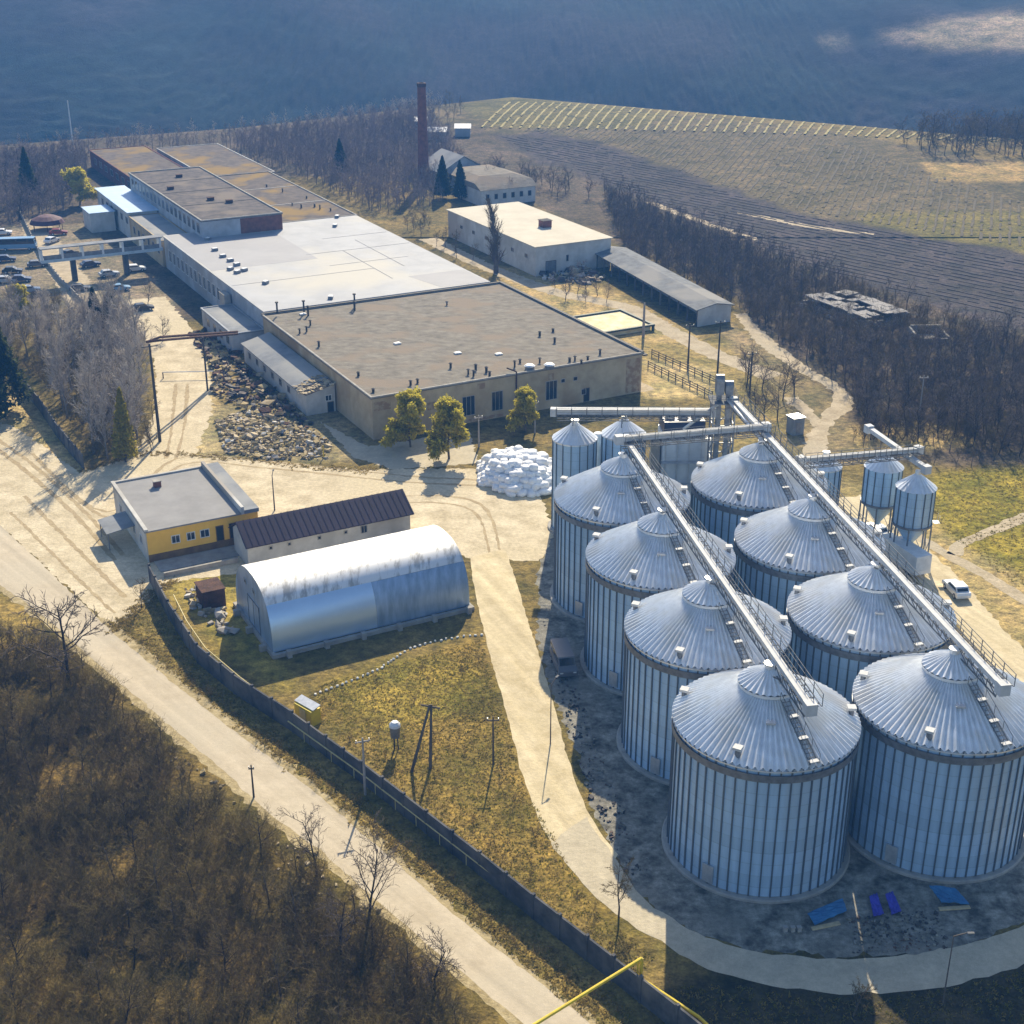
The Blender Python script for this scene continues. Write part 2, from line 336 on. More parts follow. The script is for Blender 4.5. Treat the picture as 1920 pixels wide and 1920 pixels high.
ZN = [ # outline in survey pixels, colour of the land itself except the painted-shade grass row, distance range
 ([(-400, 250), (700, 215), (820, 190), (960, 250), (1100, 260), (1500, 400), (2300, 520), (2300, 900), (1600, 860), (1560, 740), (1420, 620), (1380, 560), (1150, 450), (900, 340), (560, 330), (440, 330), (400, 600), (-400, 640)], (.11, .09, .07), (150, 640)),
 ([(640, 230), (900, 185), (960, 178), (1100, 192), (1250, 212), (1500, 236), (2100, 340), (2200, 520), (1920, 480), (1500, 400), (1100, 262), (930, 250), (850, 230)], (.145, .12, .07), (300, 590)),
 ([(860, 200), (950, 180), (1090, 192), (1250, 214), (1200, 240), (1100, 240), (930, 240)], (.145, .13, .055), (300, 590)),
 ([(1600, 400), (2100, 395), (2100, 480), (1920, 480), (1650, 440)], (.18, .155, .055), (300, 590)),
 ([(920, 250), (1020, 248), (1110, 262), (1500, 400), (1960, 482), (2200, 520), (2200, 720), (1920, 625), (1560, 520), (1400, 450), (1130, 345), (1000, 300)], (.07, .062, .068), (180, 560)),
 ([(1730, 308), (2100, 300), (2100, 345), (1760, 340)], (.36, .26, .12), (300, 560)),
 ([(0, 420), (160, 420), (330, 560), (300, 660), (0, 600)], (.25, .21, .16), (150, 420)),
 ([(300, 600), (420, 640), (430, 700), (400, 760), (420, 850), (330, 860), (300, 760)], (.50, .40, .24), (150, 300)),
 ([(-300, 740), (60, 740), (160, 880), (300, 850), (330, 870), (0, 1000), (-300, 1000)], (.46, .36, .19), (120, 260)),
 ([(400, 760), (620, 740), (700, 860), (420, 870)], (.30, .25, .15), (150, 260)),
 ([(940, 500), (1130, 540), (1300, 620), (1330, 740), (1210, 740), (1200, 660), (940, 530)], (.42, .32, .16), (150, 330)),
 ([(1200, 640), (1420, 640), (1560, 760), (1530, 900), (1400, 900), (1320, 750), (1210, 745)], (.30, .235, .10), (140, 330)),
 ([(1370, 600), (1500, 700), (1590, 760), (1600, 870), (1500, 880), (1440, 720), (1340, 620)], (.27, .215, .13), (140, 330)),
 ([(1600, 800), (1750, 790), (1840, 830), (1700, 850), (1600, 860)], (.46, .35, .17), (140, 330)),
 ([(1760, 880), (2300, 860), (2300, 1300), (1920, 1120), (1760, 1000), (1700, 940)], (.25, .21, .035), (110, 280)),
 ([(1560, 900), (1720, 940), (1770, 1000), (2100, 1180), (2300, 1500), (1950, 1350), (1700, 1080), (1580, 960)], (.40, .31, .155), (80, 260)),
 ([(310, 1090), (450, 1060), (520, 1240), (560, 1300), (420, 1230)], (.34, .27, .075), (100, 200)),
 ([(560, 1320), (900, 1190), (990, 1480), (1150, 1700), (1240, 1800), (1000, 1680), (700, 1430)], (.245, .18, .052), (70, 160)),
 ([(600, 1290), (760, 1230), (900, 1260), (880, 1330), (720, 1370)], (.30, .235, .055), (70, 160)),
 ([(230, 1170), (300, 1110), (380, 1250), (560, 1390), (800, 1590), (1010, 1750), (1200, 1900), (1100, 1925), (840, 1700), (570, 1460), (310, 1260)], (.27, .205, .075), (70, 160)),
 ([(-400, 1080), (60, 1145), (180, 1260), (330, 1390), (500, 1560), (700, 1710), (900, 1880), (1000, 2100), (-500, 2100)], (.135, .10, .036), (20, 160)),
 ([(-200, 1080), (0, 1100), (70, 1150), (60, 1230), (-200, 1240)], (.28, .21, .07), (20, 180)),
 ([(1240, 1830), (2400, 1700), (2500, 2300), (1200, 2300)], (.055, .048, .03), (20, 160)),  # grass tinted near black, shade painted into the ground colour
 ([(1205, 672), (1330, 690), (1345, 745), (1210, 748)], (.50, .40, .22), (120, 300)),
]
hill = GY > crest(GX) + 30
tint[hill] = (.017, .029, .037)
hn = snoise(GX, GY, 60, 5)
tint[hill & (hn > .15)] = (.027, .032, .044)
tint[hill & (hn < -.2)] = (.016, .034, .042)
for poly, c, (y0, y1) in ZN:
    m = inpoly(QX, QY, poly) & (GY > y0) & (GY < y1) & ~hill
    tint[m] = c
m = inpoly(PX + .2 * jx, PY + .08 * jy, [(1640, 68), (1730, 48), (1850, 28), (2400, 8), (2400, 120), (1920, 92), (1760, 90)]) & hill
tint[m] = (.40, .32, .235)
m = inpoly(PX + .4 * jx, PY + .3 * jy, [(1530, 72), (1600, 62), (1590, 82), (1540, 84)]) & hill
tint[m] = (.20, .18, .16)
def blur(a, n):
    for _ in range(n):
        p = np.pad(a, ((1, 1), (1, 1), (0, 0)), 'edge')
        a = (p[1:-1, 1:-1] * 2 + p[:-2, 1:-1] + p[2:, 1:-1] + p[1:-1, :-2] + p[1:-1, 2:]) / 6
    return a
tint = blur(tint, 2)
ny, nx = GX.shape
idx = np.arange(nx * ny).reshape(ny, nx)
F = np.stack([idx[:-1, :-1], idx[:-1, 1:], idx[1:, 1:], idx[1:, :-1]], -1).reshape(-1, 4)
gm = bpy.data.materials.new('field_ground'); gm.use_nodes = True
def ground_nodes(m):
    nt = m.node_tree; N = nt.nodes; L = nt.links; b = N['Principled BSDF']; b.inputs['Roughness'].default_value = 1; b.inputs['Specular IOR Level'].default_value = .1
    at = N.new('ShaderNodeAttribute'); at.attribute_name = 'tint'
    tc = N.new('ShaderNodeTexCoord')
    cur = at.outputs['Color']
    def nz(scale, det, lo, hi, a, c):
        n = N.new('ShaderNodeTexNoise'); n.inputs['Scale'].default_value = scale; n.inputs['Detail'].default_value = det; n.inputs['Roughness'].default_value = .65
        L.new(tc.outputs['Object'], n.inputs['Vector'])
        r = N.new('ShaderNodeValToRGB'); r.color_ramp.elements[0].position = lo; r.color_ramp.elements[1].position = hi
        r.color_ramp.elements[0].color = (*a, 1); r.color_ramp.elements[1].color = (*c, 1)
        L.new(n.outputs['Fac'], r.inputs[0]); return r.outputs[0], n
    for sc, det, lo, hi, a, c in ((.035, 5, .35, .65, (.78, .80, .72), (1.22, 1.18, 1.2)), (.16, 7, .36, .64, (.62, .70, .60), (1.30, 1.22, 1.10)), (.9, 8, .35, .65, (.50, .52, .58), (1.40, 1.36, 1.25)), (4.5, 4, .3, .7, (.60, .60, .62), (1.34, 1.34, 1.30))):
        o, n = nz(sc, det, lo, hi, a, c)
        mx = N.new('ShaderNodeVectorMath'); mx.operation = 'MULTIPLY'; L.new(cur, mx.inputs[0]); L.new(o, mx.inputs[1]); cur = mx.outputs[0]
    L.new(cur, b.inputs['Base Color'])
    bp = N.new('ShaderNodeBump'); bp.inputs['Strength'].default_value = .55; bp.inputs['Distance'].default_value = .5
    nb = N.new('ShaderNodeTexNoise'); nb.inputs['Scale'].default_value = 1.6; nb.inputs['Detail'].default_value = 6; L.new(tc.outputs['Object'], nb.inputs['Vector'])
    L.new(nb.outputs['Fac'], bp.inputs['Height']); L.new(bp.outputs[0], b.inputs['Normal'])
ground_nodes(gm)
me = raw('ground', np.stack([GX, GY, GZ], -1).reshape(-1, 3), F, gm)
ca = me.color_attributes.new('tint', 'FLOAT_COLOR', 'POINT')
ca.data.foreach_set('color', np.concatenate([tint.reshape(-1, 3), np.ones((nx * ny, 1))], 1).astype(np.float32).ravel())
me.polygons.foreach_set('use_smooth', [True] * len(F))
go = bpy.data.objects.new('ground', me); COL.objects.link(go); structure(go)

def ragged(P, step=.7, amp=.22):
    out = []
    n = len(P)
    for i in range(n):
        a = Vector(P[i]).to_2d(); b = Vector(P[(i + 1) % n]).to_2d(); d = b - a; k = max(1, int(d.length / step)); nn = Vector((-d.y, d.x)).normalized()
        for j in range(k):
            q = a + d * j / k
            out.append(q + nn * (random.gauss(0, amp * .6) + amp * .7 * math.sin((q.x * .31 + q.y * .23))))
    return out
def sheet(name, P, z, mat, step=.7, amp=.22):
    Q = [Vector((p[0], p[1], z)) for p in ragged(P, step, amp)]
    tris = tessellate_polygon([Q])
    mb = MB(); mb.v = [tuple(q) for q in Q]
    for t in tris:
        a, b, c = (Q[i] for i in t)
        mb.f.append(tuple(t) if (b - a).cross(c - a).z > 0 else tuple(reversed(t))); mb.m.append(0)
    return structure(mb.build(name, mat))
def smooth_line(P, n=6):
    P = [Vector(p).to_2d() for p in P]; out = []
    for i in range(len(P) - 1):
        p0 = P[max(0, i - 1)]; p1 = P[i]; p2 = P[i + 1]; p3 = P[min(len(P) - 1, i + 2)]
        for j in range(n):
            t = j / n
            out.append(.5 * ((2 * p1) + (p2 - p0) * t + (2 * p0 - 5 * p1 + 4 * p2 - p3) * t * t + (3 * p1 - p0 - 3 * p2 + p3) * t ** 3))
    out.append(P[-1]); return out
def px(L_): return [gp(*p) for p in L_]
def strip(name, Lp, Rp, z, mat, amp=.15):
    return sheet(name, smooth_line(px(Lp)) + smooth_line(px(Rp))[::-1], z, mat, .7, amp)
def lane(name, P, w, z, mat, amp=.18, world=False):
    C = smooth_line(P if world else px(P)); Lq, Rq = [], []
    for i, c in enumerate(C):
        d = (C[min(i + 1, len(C) - 1)] - C[max(i - 1, 0)]).normalized(); n = Vector((-d.y, d.x))
        Lq.append(c + n * w / 2); Rq.append(c - n * w / 2)
    return sheet(name, Lq + Rq[::-1], z, mat, .7, amp)

sheet('yard', px([(-200, 740), (-60, 770), (40, 805), (150, 885), (270, 852), (420, 858), (610, 878), (900, 880), (1010, 915), (1045, 1030), (1010, 1052), (900, 1052), (760, 1000), (460, 1075), (318, 1092), (290, 1112), (250, 1150), (212, 1180), (100, 1082), (0, 990), (-200, 850)]), .004, 'yard', .5, .3)
RL = [(-160, 950), (-20, 1080), (60, 1138), (120, 1188), (185, 1245), (250, 1300), (325, 1365), (415, 1440), (500, 1520), (590, 1585), (710, 1690), (820, 1782), (960, 1900), (1090, 2010)]
RR = [(210, 1185), (310, 1270), (450, 1380), (570, 1470), (700, 1580), (850, 1712), (960, 1800), (1110, 1920), (1220, 2010)]
strip('road_verge', [(x - 9, y + 9) for x, y in RL], [(190, 1160)] + [(x + 12, y - 10) for x, y in RR], .008, 'verge', .35)
strip('asphalt_road', [(-160, 950), (-20, 1080), (60, 1138), (120, 1188), (185, 1245), (250, 1300), (325, 1365), (415, 1440), (500, 1520), (590, 1585), (710, 1690), (820, 1782), (960, 1900), (1090, 2010)],
      [(-160, 830), (0, 985), (100, 1080), (210, 1185), (310, 1270), (450, 1380), (570, 1470), (700, 1580), (850, 1712), (960, 1800), (1110, 1920), (1220, 2010)], .012, 'road', .1)
strip('dirt_track', [(880, 1045), (888, 1100), (910, 1190), (950, 1340), (985, 1470), (1035, 1580), (1120, 1682)], [(945, 1030), (965, 1080), (1002, 1200), (1040, 1330), (1072, 1440), (1108, 1530), (1158, 1602)], .010, 'track', .08)
strip('concrete_road', [(1035, 1580), (1120, 1682), (1240, 1765), (1350, 1822), (1500, 1856), (1650, 1864), (1800, 1842), (1960, 1790), (2150, 1680)], [(1100, 1530), (1150, 1602), (1200, 1680), (1290, 1742), (1400, 1780), (1560, 1796), (1750, 1786), (1940, 1725), (2100, 1620)], .014, 'concrete_road')
sheet('gravel_apron', px([(1012, 1070), (1003, 1190), (1040, 1300), (1078, 1400), (1110, 1520), (1152, 1600), (1200, 1680), (1290, 1742), (1400, 1780), (1560, 1797), (1750, 1787), (1940, 1727), (2050, 1600), (1950, 1360), (1700, 1085), (1600, 975), (1480, 880), (1240, 880), (1060, 940)]), .006, 'gravel', .5, .3)
for k, Lp in enumerate(([(60, 850), (200, 960), (330, 860), (500, 865), (760, 892), (900, 900)], [(70, 862), (215, 975), (340, 872), (500, 878), (750, 903), (900, 910)], [(20, 960), (120, 1060), (215, 1150)], [(45, 930), (150, 1035), (235, 1120)], [(-40, 800), (60, 870), (160, 960), (230, 1040)], [(-40, 815), (50, 885), (145, 970), (215, 1050)], [(640, 960), (760, 930), (900, 945), (940, 1040)], [(650, 972), (760, 943), (885, 957), (920, 1045)], [(330, 860), (345, 800), (352, 720)], [(312, 860), (322, 800), (330, 720)])):
    lane('wheel_rut', Lp, .5, .0075 + .0003 * k, 'rut', .12)
lane('dirt_lane', [(300, 880), (335, 790), (345, 700), (310, 620), (270, 560)], 9, .006, 'yard', .4)
sheet('hall_apron', px([(600, 790), (690, 838), (880, 808), (900, 868), (735, 880), (660, 858)]), .009, 'concrete_road', .5, .25)
lane('hall_side_path', [W(48.6, 0), W(48.7, 25), W(48.6, 52), W(48.0, 120), W(49.5, 180)], 3.2, .006, 'path', .2, True)
lane('service_road', [W(72, -4), W(70.5, 12), W(71.5, 28), W(72.5, 45), W(66, 62), W(63, 90), W(63, 118)], 4.5, .006, 'path', .35, True)
lane('field_path', [(1388, 588), (1435, 640), (1500, 690), (1560, 722), (1582, 755), (1548, 790), (1528, 850), (1560, 900)], 3.0, .006, 'path', .35)
lane('field_path', [(1480, 745), (1520, 780), (1535, 800)], 2.4, .009, 'path', .3)
lane('side_track', [(1590, 930), (1690, 1020), (1790, 1120), (1920, 1270), (2000, 1380)], 5.0, .009, 'track', .3)
lane('rut_track', [(1690, 985), (1760, 1030), (1850, 1080), (1960, 1150)], 1.6, .012, 'path', .2)
lane('rut_track', [(1790, 1040), (1800, 1020), (1850, 1000), (1930, 965), (2000, 940)], 1.8, .012, 'path', .2)
lane('car_park_lane', [(60, 410), (95, 470), (140, 540), (180, 600), (200, 660)], 7, .006, 'path', .4)

# ------------------------------------------------------------------ building blocks
def wframe(root, o, u, w, h, n, fm='frame', pm='glass', name='window', bars=1):
    """window on a wall: o lower-left corner, u along, n outward"""
    o, u, n = Vector(o), Vector(u), Vector(n); z = Vector((0, 0, 1)); t = .09
    f = MB()
    f.obox(o, u * w, n * .07, z * t); f.obox(o + z * (h - t), u * w, n * .07, z * t)
    f.obox(o + z * t, u * t, n * .07, z * (h - 2 * t)); f.obox(o + u * (w - t) + z * t, u * t, n * .07, z * (h - 2 * t))
    for k in range(bars):
        f.obox(o + u * (w * (k + 1) / (bars + 1) - .03) + z * t, u * .06, n * .06, z * (h - 2 * t))
    fo = f.build(name, fm, root)
    p = MB(); p.obox(o + u * t + z * t, u * (w - 2 * t), n * .02, z * (h - 2 * t)); p.build('pane' if name == 'window' else 'panel', pm, fo)
    return fo
UA = Vector((CU, SU, 0)); UB = Vector((-SU, CU, 0))
def front_window(root, a, b, z, w, h, **k): return wframe(root, W(a, b, z), UA, w, h, -UB, **k)
def side_window(root, a, b, z, w, h, **k): return wframe(root, W(a, b + w, z), -UB, w, h, -UA, **k)

def block(name, label, cat, a0, a1, b0, b1, h, wm, rm, par=.0, over=.2, pm=None, group=None):
    root = thing(name, label, cat, W(a0, b0, 0), group)
    w = MB(); w.abox(a0, a1, b0, b1, -.3, h); w.build('wall', wm, root)
    r = MB(); r.abox(a0 - over, a1 + over, b0 - over, b1 + over, h + .003, h + .16); ro = r.build('roof', rm, root)
    if par:
        p = MB(); t = .3; e = over - .02
        p.abox(a0 - e, a1 + e, b0 - e, b0 - e + t, h + .163, h + .16 + par); p.abox(a0 - e, a1 + e, b1 + e - t, b1 + e, h + .163, h + .16 + par)
        p.abox(a0 - e, a0 - e + t, b0 - e + t + .002, b1 + e - t - .002, h + .163, h + .16 + par); p.abox(a1 + e - t, a1 + e, b0 - e + t + .002, b1 + e - t - .002, h + .163, h + .16 + par)
        p.build('parapet', pm or wm, root)
    return root
def vents(root, pts, z, mat='dark_pole', hmin=.5, hmax=1.0):
    for x, y in pts:
        X, Y = gp(x, y, z); h = random.uniform(hmin, hmax); v = MB()
        v.tube((X, Y, z), (X, Y, z + h), random.uniform(.13, .22), 8)
        v.tube((X, Y, z + h), (X, Y, z + h + .14), .36, 8, r2=.1)
        v.build('roof_vent', mat, root)

# --- brown hall
H1 = block('factory_hall', 'ochre walled factory hall with a wide flat brown roof and pipe vents', 'factory hall', 0, 47.5, 0, 50.3, 6.5, 'hall_wall', 'roof_brown', .22, .25, 'concrete')
vents(H1, [(770, 722), (783, 718), (700, 735), (672, 705), (845, 690), (878, 702), (888, 705), (892, 694), (912, 698), (918, 705), (965, 688), (975, 680), (1012, 680), (1068, 678), (1078, 676), (1102, 675), (1090, 682), (1125, 664), (1012, 630), (1037, 622), (838, 572), (598, 650), (562, 625), (575, 622), (582, 610), (1040, 642)], 6.66)
vents(H1, [(578, 592), (665, 582)], 6.66, 'dark_pole', 1.6, 2.0)
for x, y in ((993, 693), (1030, 691)):
    X, Y = gp(x, y, 6.66); v = MB(); v.tube((X, Y, 6.66), (X, Y, 7.3), .75, 14); v.tube((X, Y, 7.303), (X, Y, 7.5), .9, 14, m=1, r2=.6); v.build('roof_fan', ['galv_dark', 'white_metal'], H1)
for x, y in ((745, 645), (858, 663), (935, 665), (568, 590)):
    X, Y = gp(x, y, 6.66); v = MB(); v.box((X, Y, 6.78), (1.1, .8, .2), TH); v.box((X, Y, 6.9), (.9, .65, .05), TH + .2); v.build('roof_hatch', 'white_metal', H1)
def hall_a(x, y, z):
    X, Y = gp(x, y, z); return (X - AX) * CU + (Y - AY) * SU
for x, w, z, h in ((887, 2.2, 1.2, 3.2), (940, 2.0, 1.2, 3.2), (990, 1.9, 1.2, 3.0), (1040, 2.1, 1.4, 3.2)):
    a = hall_a(x, 770 - (x - 887) * .19, 2.5); front_window(H1, a - w / 2, 0, z, w, h, bars=2)
for x, z, w, h in ((823, 2.6, .9, .9), (850, 2.6, 1.1, 1.0), (823, .6, .8, .8), (1075, 3.9, .8, .7), (1099, 3.9, .8, .7), (1075, 1.3, .9, 1.0)):
    a = hall_a(x, 765 - (x - 850) * .16, z); front_window(H1, a - w / 2, 0, z, w, h, bars=0, pm='dark')
front_window(H1, hall_a(1097, 745, 1), 0, .05, 1.1, 2.3, name='door', bars=0, pm='dark', fm='timber')
p = MB(); p.abox(-.2, 47.7, 50.05, 50.55, 6.89, 7.0); p.abox(47.25, 47.78, -.2, 50.04, 6.89, 7.0); p.build('edge_flashing', 'dark_pole', H1)
# hollow patches where plaster fell off, gutter pipe on the front wall
p = MB(); p.tube(W(24.2, -.18, 1), W(24.2, -.18, 7.1), .12, 8); p.tube(W(24.2, -.18, 7.1), W(23.0, .8, 7.6), .12, 8); p.build('flue_pipe', 'rust', H1)
bm_ = mk('bare_brown_render', (.30, .21, .13), (.42, .34, .22), 1.2, .95, lo=.42, hi=.55)
for a0, a1, z0, z1 in ((.3, 3.0, 4.5, 5.9), (9, 10.4, 3.2, 4.4), (44.5, 47.2, .2, 6.0), (30, 31, 4.6, 5.8), (12, 22, .1, .6), (17.5, 18.8, 5.2, 6.1)): p = MB(); p.abox(a0, a1, -.03, -.004, z0, z1); p.build('bare_render_patch', bm_, H1)
p = MB(); p.abox(47.7, 48.6, 0, 50.3, 6.1, 6.3); p.build('dark_gutter', 'dark_pole', H1)

# --- lean-to along its left side, roof broken at the near end
L1 = thing('lean_to', 'long white lean-to with a broken tiled roof on the left of the brown hall', 'lean-to', W(-5.2, 14.7, 0))
w = MB(); w.ext([W(-5.2, 14.7, -.2), W(-.32, 14.7, -.2), W(-.32, 14.7, 4.5), W(-5.2, 14.7, 3.3)], UB * 31.3); w.build('wall', 'white_wall', L1)
r = MB(); r.ext([W(-5.6, 17.5, 3.24), W(-.32, 17.5, 4.54), W(-.32, 17.5, 4.7), W(-5.6, 17.5, 3.4)], UB * 28.7); r.build('roof', 'roof_slate', L1)
r = MB()
for k in range(90):
    a = random.uniform(-5.5, -.6); b = random.uniform(14.3, 20.0); z = 3.4 + (a + 5.2) * .246
    r.box(W(a, b, z + random.uniform(.06, .25)), (random.uniform(.4, .9), random.uniform(.3, .7), .06), random.uniform(0, 3), 0, random.uniform(-.5, .5))
for k in range(7): r.beam(W(-5.4, 14.4 + k * .55, 3.45), W(-.5, 14.4 + k * .55, 4.66), .12, .12, 1)
r.build('broken_tiles', ['stone', 'timber'], L1)
front_window(L1, -2.0, 14.7, 1.9, 1.1, 1.0, fm='white_frame'); front_window(L1, -1.7, 14.7, .02, 1.1, 1.7, name='door', bars=0, pm='dark', fm='timber')
for b in (22, 26, 30, 34, 38, 42): side_window(L1, -5.2, b, 1.4, 1.3, 1.2, bars=1)

# --- grey hall
H2 = block('factory_hall', 'long grey hall with a bright pale membrane roof behind the brown hall', 'factory hall', .6, 45.5, 51.2, 119, 6.9, 'grey_wall', 'roof_grey', .0, .2)
p = MB(); p.ext([W(.9, 84, 7.064), W(23, 84, 7.064), W(23, 118.5, 7.064), W(.9, 118.5, 7.064)], (0, 0, .01)); p.ext([W(35.5, 51.6, 7.064), W(45.3, 51.6, 7.064), W(45.3, 62, 7.064), W(33.5, 62, 7.064)], (0, 0, .01)); p.build('roof_patch', 'roof_mid', H2)
p = MB()
for a0, a1, b in ((.9, 30, 71), (22, 45.2, 88), (30, 45, 100), (23, 40, 77)): p.abox(a0, a1, b, b + .12, 7.076, 7.10)
for a, b0, b1 in ((30, 62, 88), (36, 70, 96)): p.abox(a, a + .12, b0, b1, 7.077, 7.112)
p.build('roof_seam', 'roof_mid', H2)
pts = [(403, 470), (418, 482), (432, 490), (444, 498), (458, 508), (445, 512), (432, 506), (498, 532), (390, 450), (632, 408), (628, 425), (620, 560)]
for i, (x, y) in enumerate(pts):
    X, Y = gp(x, y, 7.07); v = MB(); v.box((X, Y, 7.35), (1.2, .9, .5), TH + .1 * i); v.box((X, Y, 7.63), (1.0, .75, .06), TH + .1 * i, 1); v.build('roof_skylight', ['galv_dark', 'white_metal'], H2)
for x, y in ((520, 588), (665, 572), (570, 585)):
    X, Y = gp(x, y, 7.07); v = MB(); v.tube((X, Y, 7.07), (X, Y, 9.0), .16, 8); v.tube((X, Y, 9.0), (X, Y, 9.2), .3, 8); v.build('roof_vent', 'dark_pole', H2)
for i in range(14): side_window(H2, .6, 72 + i * 3.2, 2.2, 2.0, 2.6, fm='white_frame', bars=2)
H2e = block('entrance_annex', 'low grey entrance annex against the grey hall, flat roof', 'annex', -5.6, .3, 51, 70, 3.6, 'grey_wall', 'roof_slate', .15)
for b in (53, 57, 61, 65): side_window(H2e, -5.6, b, 1.2, 1.8, 1.6)
B = block('stair_block', 'small pale concrete block between grey hall and brown hall', 'annex', -.9, .3, 70.5, 74, 5.4, 'concrete', 'concrete', 0, .05)

# --- high block
H3 = block('factory_block', 'taller dark roofed factory block with a red brick end', 'factory building', 7.5, 25.5, 112.5, 176, 10.6, 'grey_wall', 'roof_dark', .25, .2, 'concrete')
p = MB(); p.abox(16, 25.52, 112.44, 112.496, 7.2, 10.5); p.build('brick_end', 'brick', H3)
for i in range(17): side_window(H3, 7.5, 114.5 + i * 3.6, 7.6, 2.1, 2.3, bars=1)
for x, y in ((320, 355), (395, 375), (430, 380), (336, 332)):
    X, Y = gp(x, y, 10.77); v = MB(); v.box((X, Y, 11.1), (1.4, 1.1, .6), TH); v.box((X, Y, 11.43), (1.55, 1.25, .06), TH); v.build('roof_hatch', 'rust', H3)
p = MB()
for b in (130, 146, 160): p.abox(7.8, 25.2, b, b + .25, 10.77, 10.84)
p.build('roof_seam', 'dark_pole', H3)
H4 = block('factory_hall', 'flat hall with yellow moss on its dark roof', 'factory hall', 26.2, 45.8, 119.6, 182, 6.8, 'hall_wall', 'roof_moss', .2, .2, 'concrete')
vents(H4, [(548, 385), (565, 390), (590, 388), (600, 392), (575, 372), (530, 360), (620, 395), (500, 350)], 6.96)
p = MB()
for b in (139, 160): p.abox(26.3, 45.6, b, b + .3, 6.97, 7.05)
p.build('roof_seam', 'roof_grey', H4)
H5 = block('flat_building', 'building under a light blue sheet roof beside the tall block', 'building', .4, 7.1, 149.5, 183, 6.4, 'white_wall', 'roof_blue', 0, .5)
H5b = block('shed', 'small white shed with a light blue roof under the blue roofed building', 'shed', -6.2, -.4, 161.5, 170, 4.6, 'white_wall', 'roof_blue', 0, .25)
for i in range(6): side_window(H5, .4, 151 + i * 5, 3.4, 2.2, 1.6)
H5c = block('low_annex', 'low beige annex with flat felt roof near the covered bridge', 'annex', .2, 7.2, 120, 148.9, 5.6, 'hall_wall', 'roof_slate', .15)
for i in range(6): side_window(H5c, .2, 122 + i * 4.3, 2.4, 1.8, 1.8)
H6 = block('far_hall', 'long weathered hall behind the tall block, left of two', 'factory hall', 13.5, 30, 186, 252, 4.8, 'brick', 'roof_moss', .15)
H7 = block('far_hall', 'long weathered hall behind the mossy hall, right of two', 'factory hall', 31.5, 50, 190, 243, 5.2, 'white_wall', 'roof_moss', .15)
for i in range(9): side_window(H6, 13.5, 189 + i * 6.8, 1.8, 3.2, 1.8, bars=2)
for i in range(4): front_window(H7, 33 + i * 4, 190, 1.8, 2.6, 1.8, bars=2)

# --- covered bridge
BR = thing('covered_bridge', 'pale blue covered footbridge on dark posts left of the grey hall', 'footbridge', W(-26, 117, 0))
p = MB(); p.abox(-26, -.5, 116, 118.2, 4.6, 5.2); p.build('deck', mk('pale_blue_paint', (.50, .60, .66), (.40, .48, .54), .6, .7), BR)
p = MB(); p.abox(-26, -.5, 115.9, 118.3, 7.4, 7.6); p.build('roof', 'roof_slate', BR)
for a in (-25.8, -21.6, -17.4, -13.2, -9, -4.8, -1.0):
    p = MB(); p.abox(a - .22, a + .22, 116.0, 116.4, 5.203, 7.397); p.abox(a - .22, a + .22, 117.8, 118.2, 5.203, 7.397); p.build('column', 'white_metal', BR)
p = MB(); p.abox(-25.5, -.9, 116.15, 116.25, 5.203, 6.1); p.build('side_panel', 'galv_dark', BR)
for a in (-19.5, -8.5):
    p = MB(); p.abox(a - .5, a + .5, 116.4, 117.8, -.2, 4.597); p.build('pier', 'dark_conc', BR)

# --- pale roofed warehouse, long shed, basin, ruin, house
WH = block('warehouse', 'block warehouse with a flat cream roof by the poplar', 'warehouse', 68.5, 87.3, 74.6, 118, 6.3, 'white_wall', 'roof_cream', 0, .35)
X, Y = gp(1022, 425, 6.46); v = MB(); v.box((X, Y, 7.2), (2.2, 2.2, 1.5), TH); v.box((X, Y, 7.99), (2.5, 2.5, .08), TH, 1); v.build('roof_box', ['brick', 'roof_dark'], WH)
front_window(WH, 76, 74.6, 2.4, .7, 1.5, bars=0, pm='dark')
for i in range(6): side_window(WH, 68.5, 78 + i * 6.4, 3.2, 1.4, .9, bars=1)
front_window(WH, 71, 74.6, .02, 2.6, 3.0, name='gate', bars=1, pm='galv_dark', fm='dark_pole')
SH = thing('open_shed', 'long low open shed with a grey fibre roof beyond the basin', 'shed', W(78, 27, 0))
def Ws(a, b, z): return W(a + (b - 26.6) * .135, b, z)
SV = Ws(0, 76.2, 0) - Ws(0, 26.6, 0)
r = MB(); r.ext([Ws(76.8, 26.6, 3.2), Ws(81.5, 26.6, 4.0), Ws(85.6, 26.6, 3.2), Ws(85.6, 26.6, 3.35), Ws(81.5, 26.6, 4.17), Ws(76.8, 26.6, 3.35)], SV); r.build('roof', 'roof_shed', SH)
sk_ = SV.normalized()
w = MB(); w.ext([Ws(81.6, 27.2, -.2), Ws(85.0, 27.2, -.2), Ws(85.0, 27.2, 3.25), Ws(81.6, 27.2, 3.9)], sk_ * 48.5); w.build('wall', 'grey_wall', SH)
for i in range(13):
    p = MB(); c_ = Ws(77.4, 27.3 + i * 3.95, 0); p.beam(c_ - Vector((0, 0, .2)), c_ + Vector((0, 0, 3.25)), .34, .34); p.build('post', 'dark_conc', SH)
w = MB(); w.ext([Ws(77.4, 26.9, -.2), Ws(85.0, 26.9, -.2), Ws(85.0, 26.9, 3.2), Ws(81.5, 26.9, 3.95), Ws(77.4, 26.9, 3.2)], sk_ * .25); w.build('end_wall', 'white_wall', SH)
BA = thing('basin', 'square basin of bright cream sand in a dark green steel frame', 'basin', W(57, 28.5, 0))
p = MB(); p.abox(57.6, 68.4, 29.3, 40.2, -.1, .9); p.build('sand_fill', 'sand', BA)
p = MB()
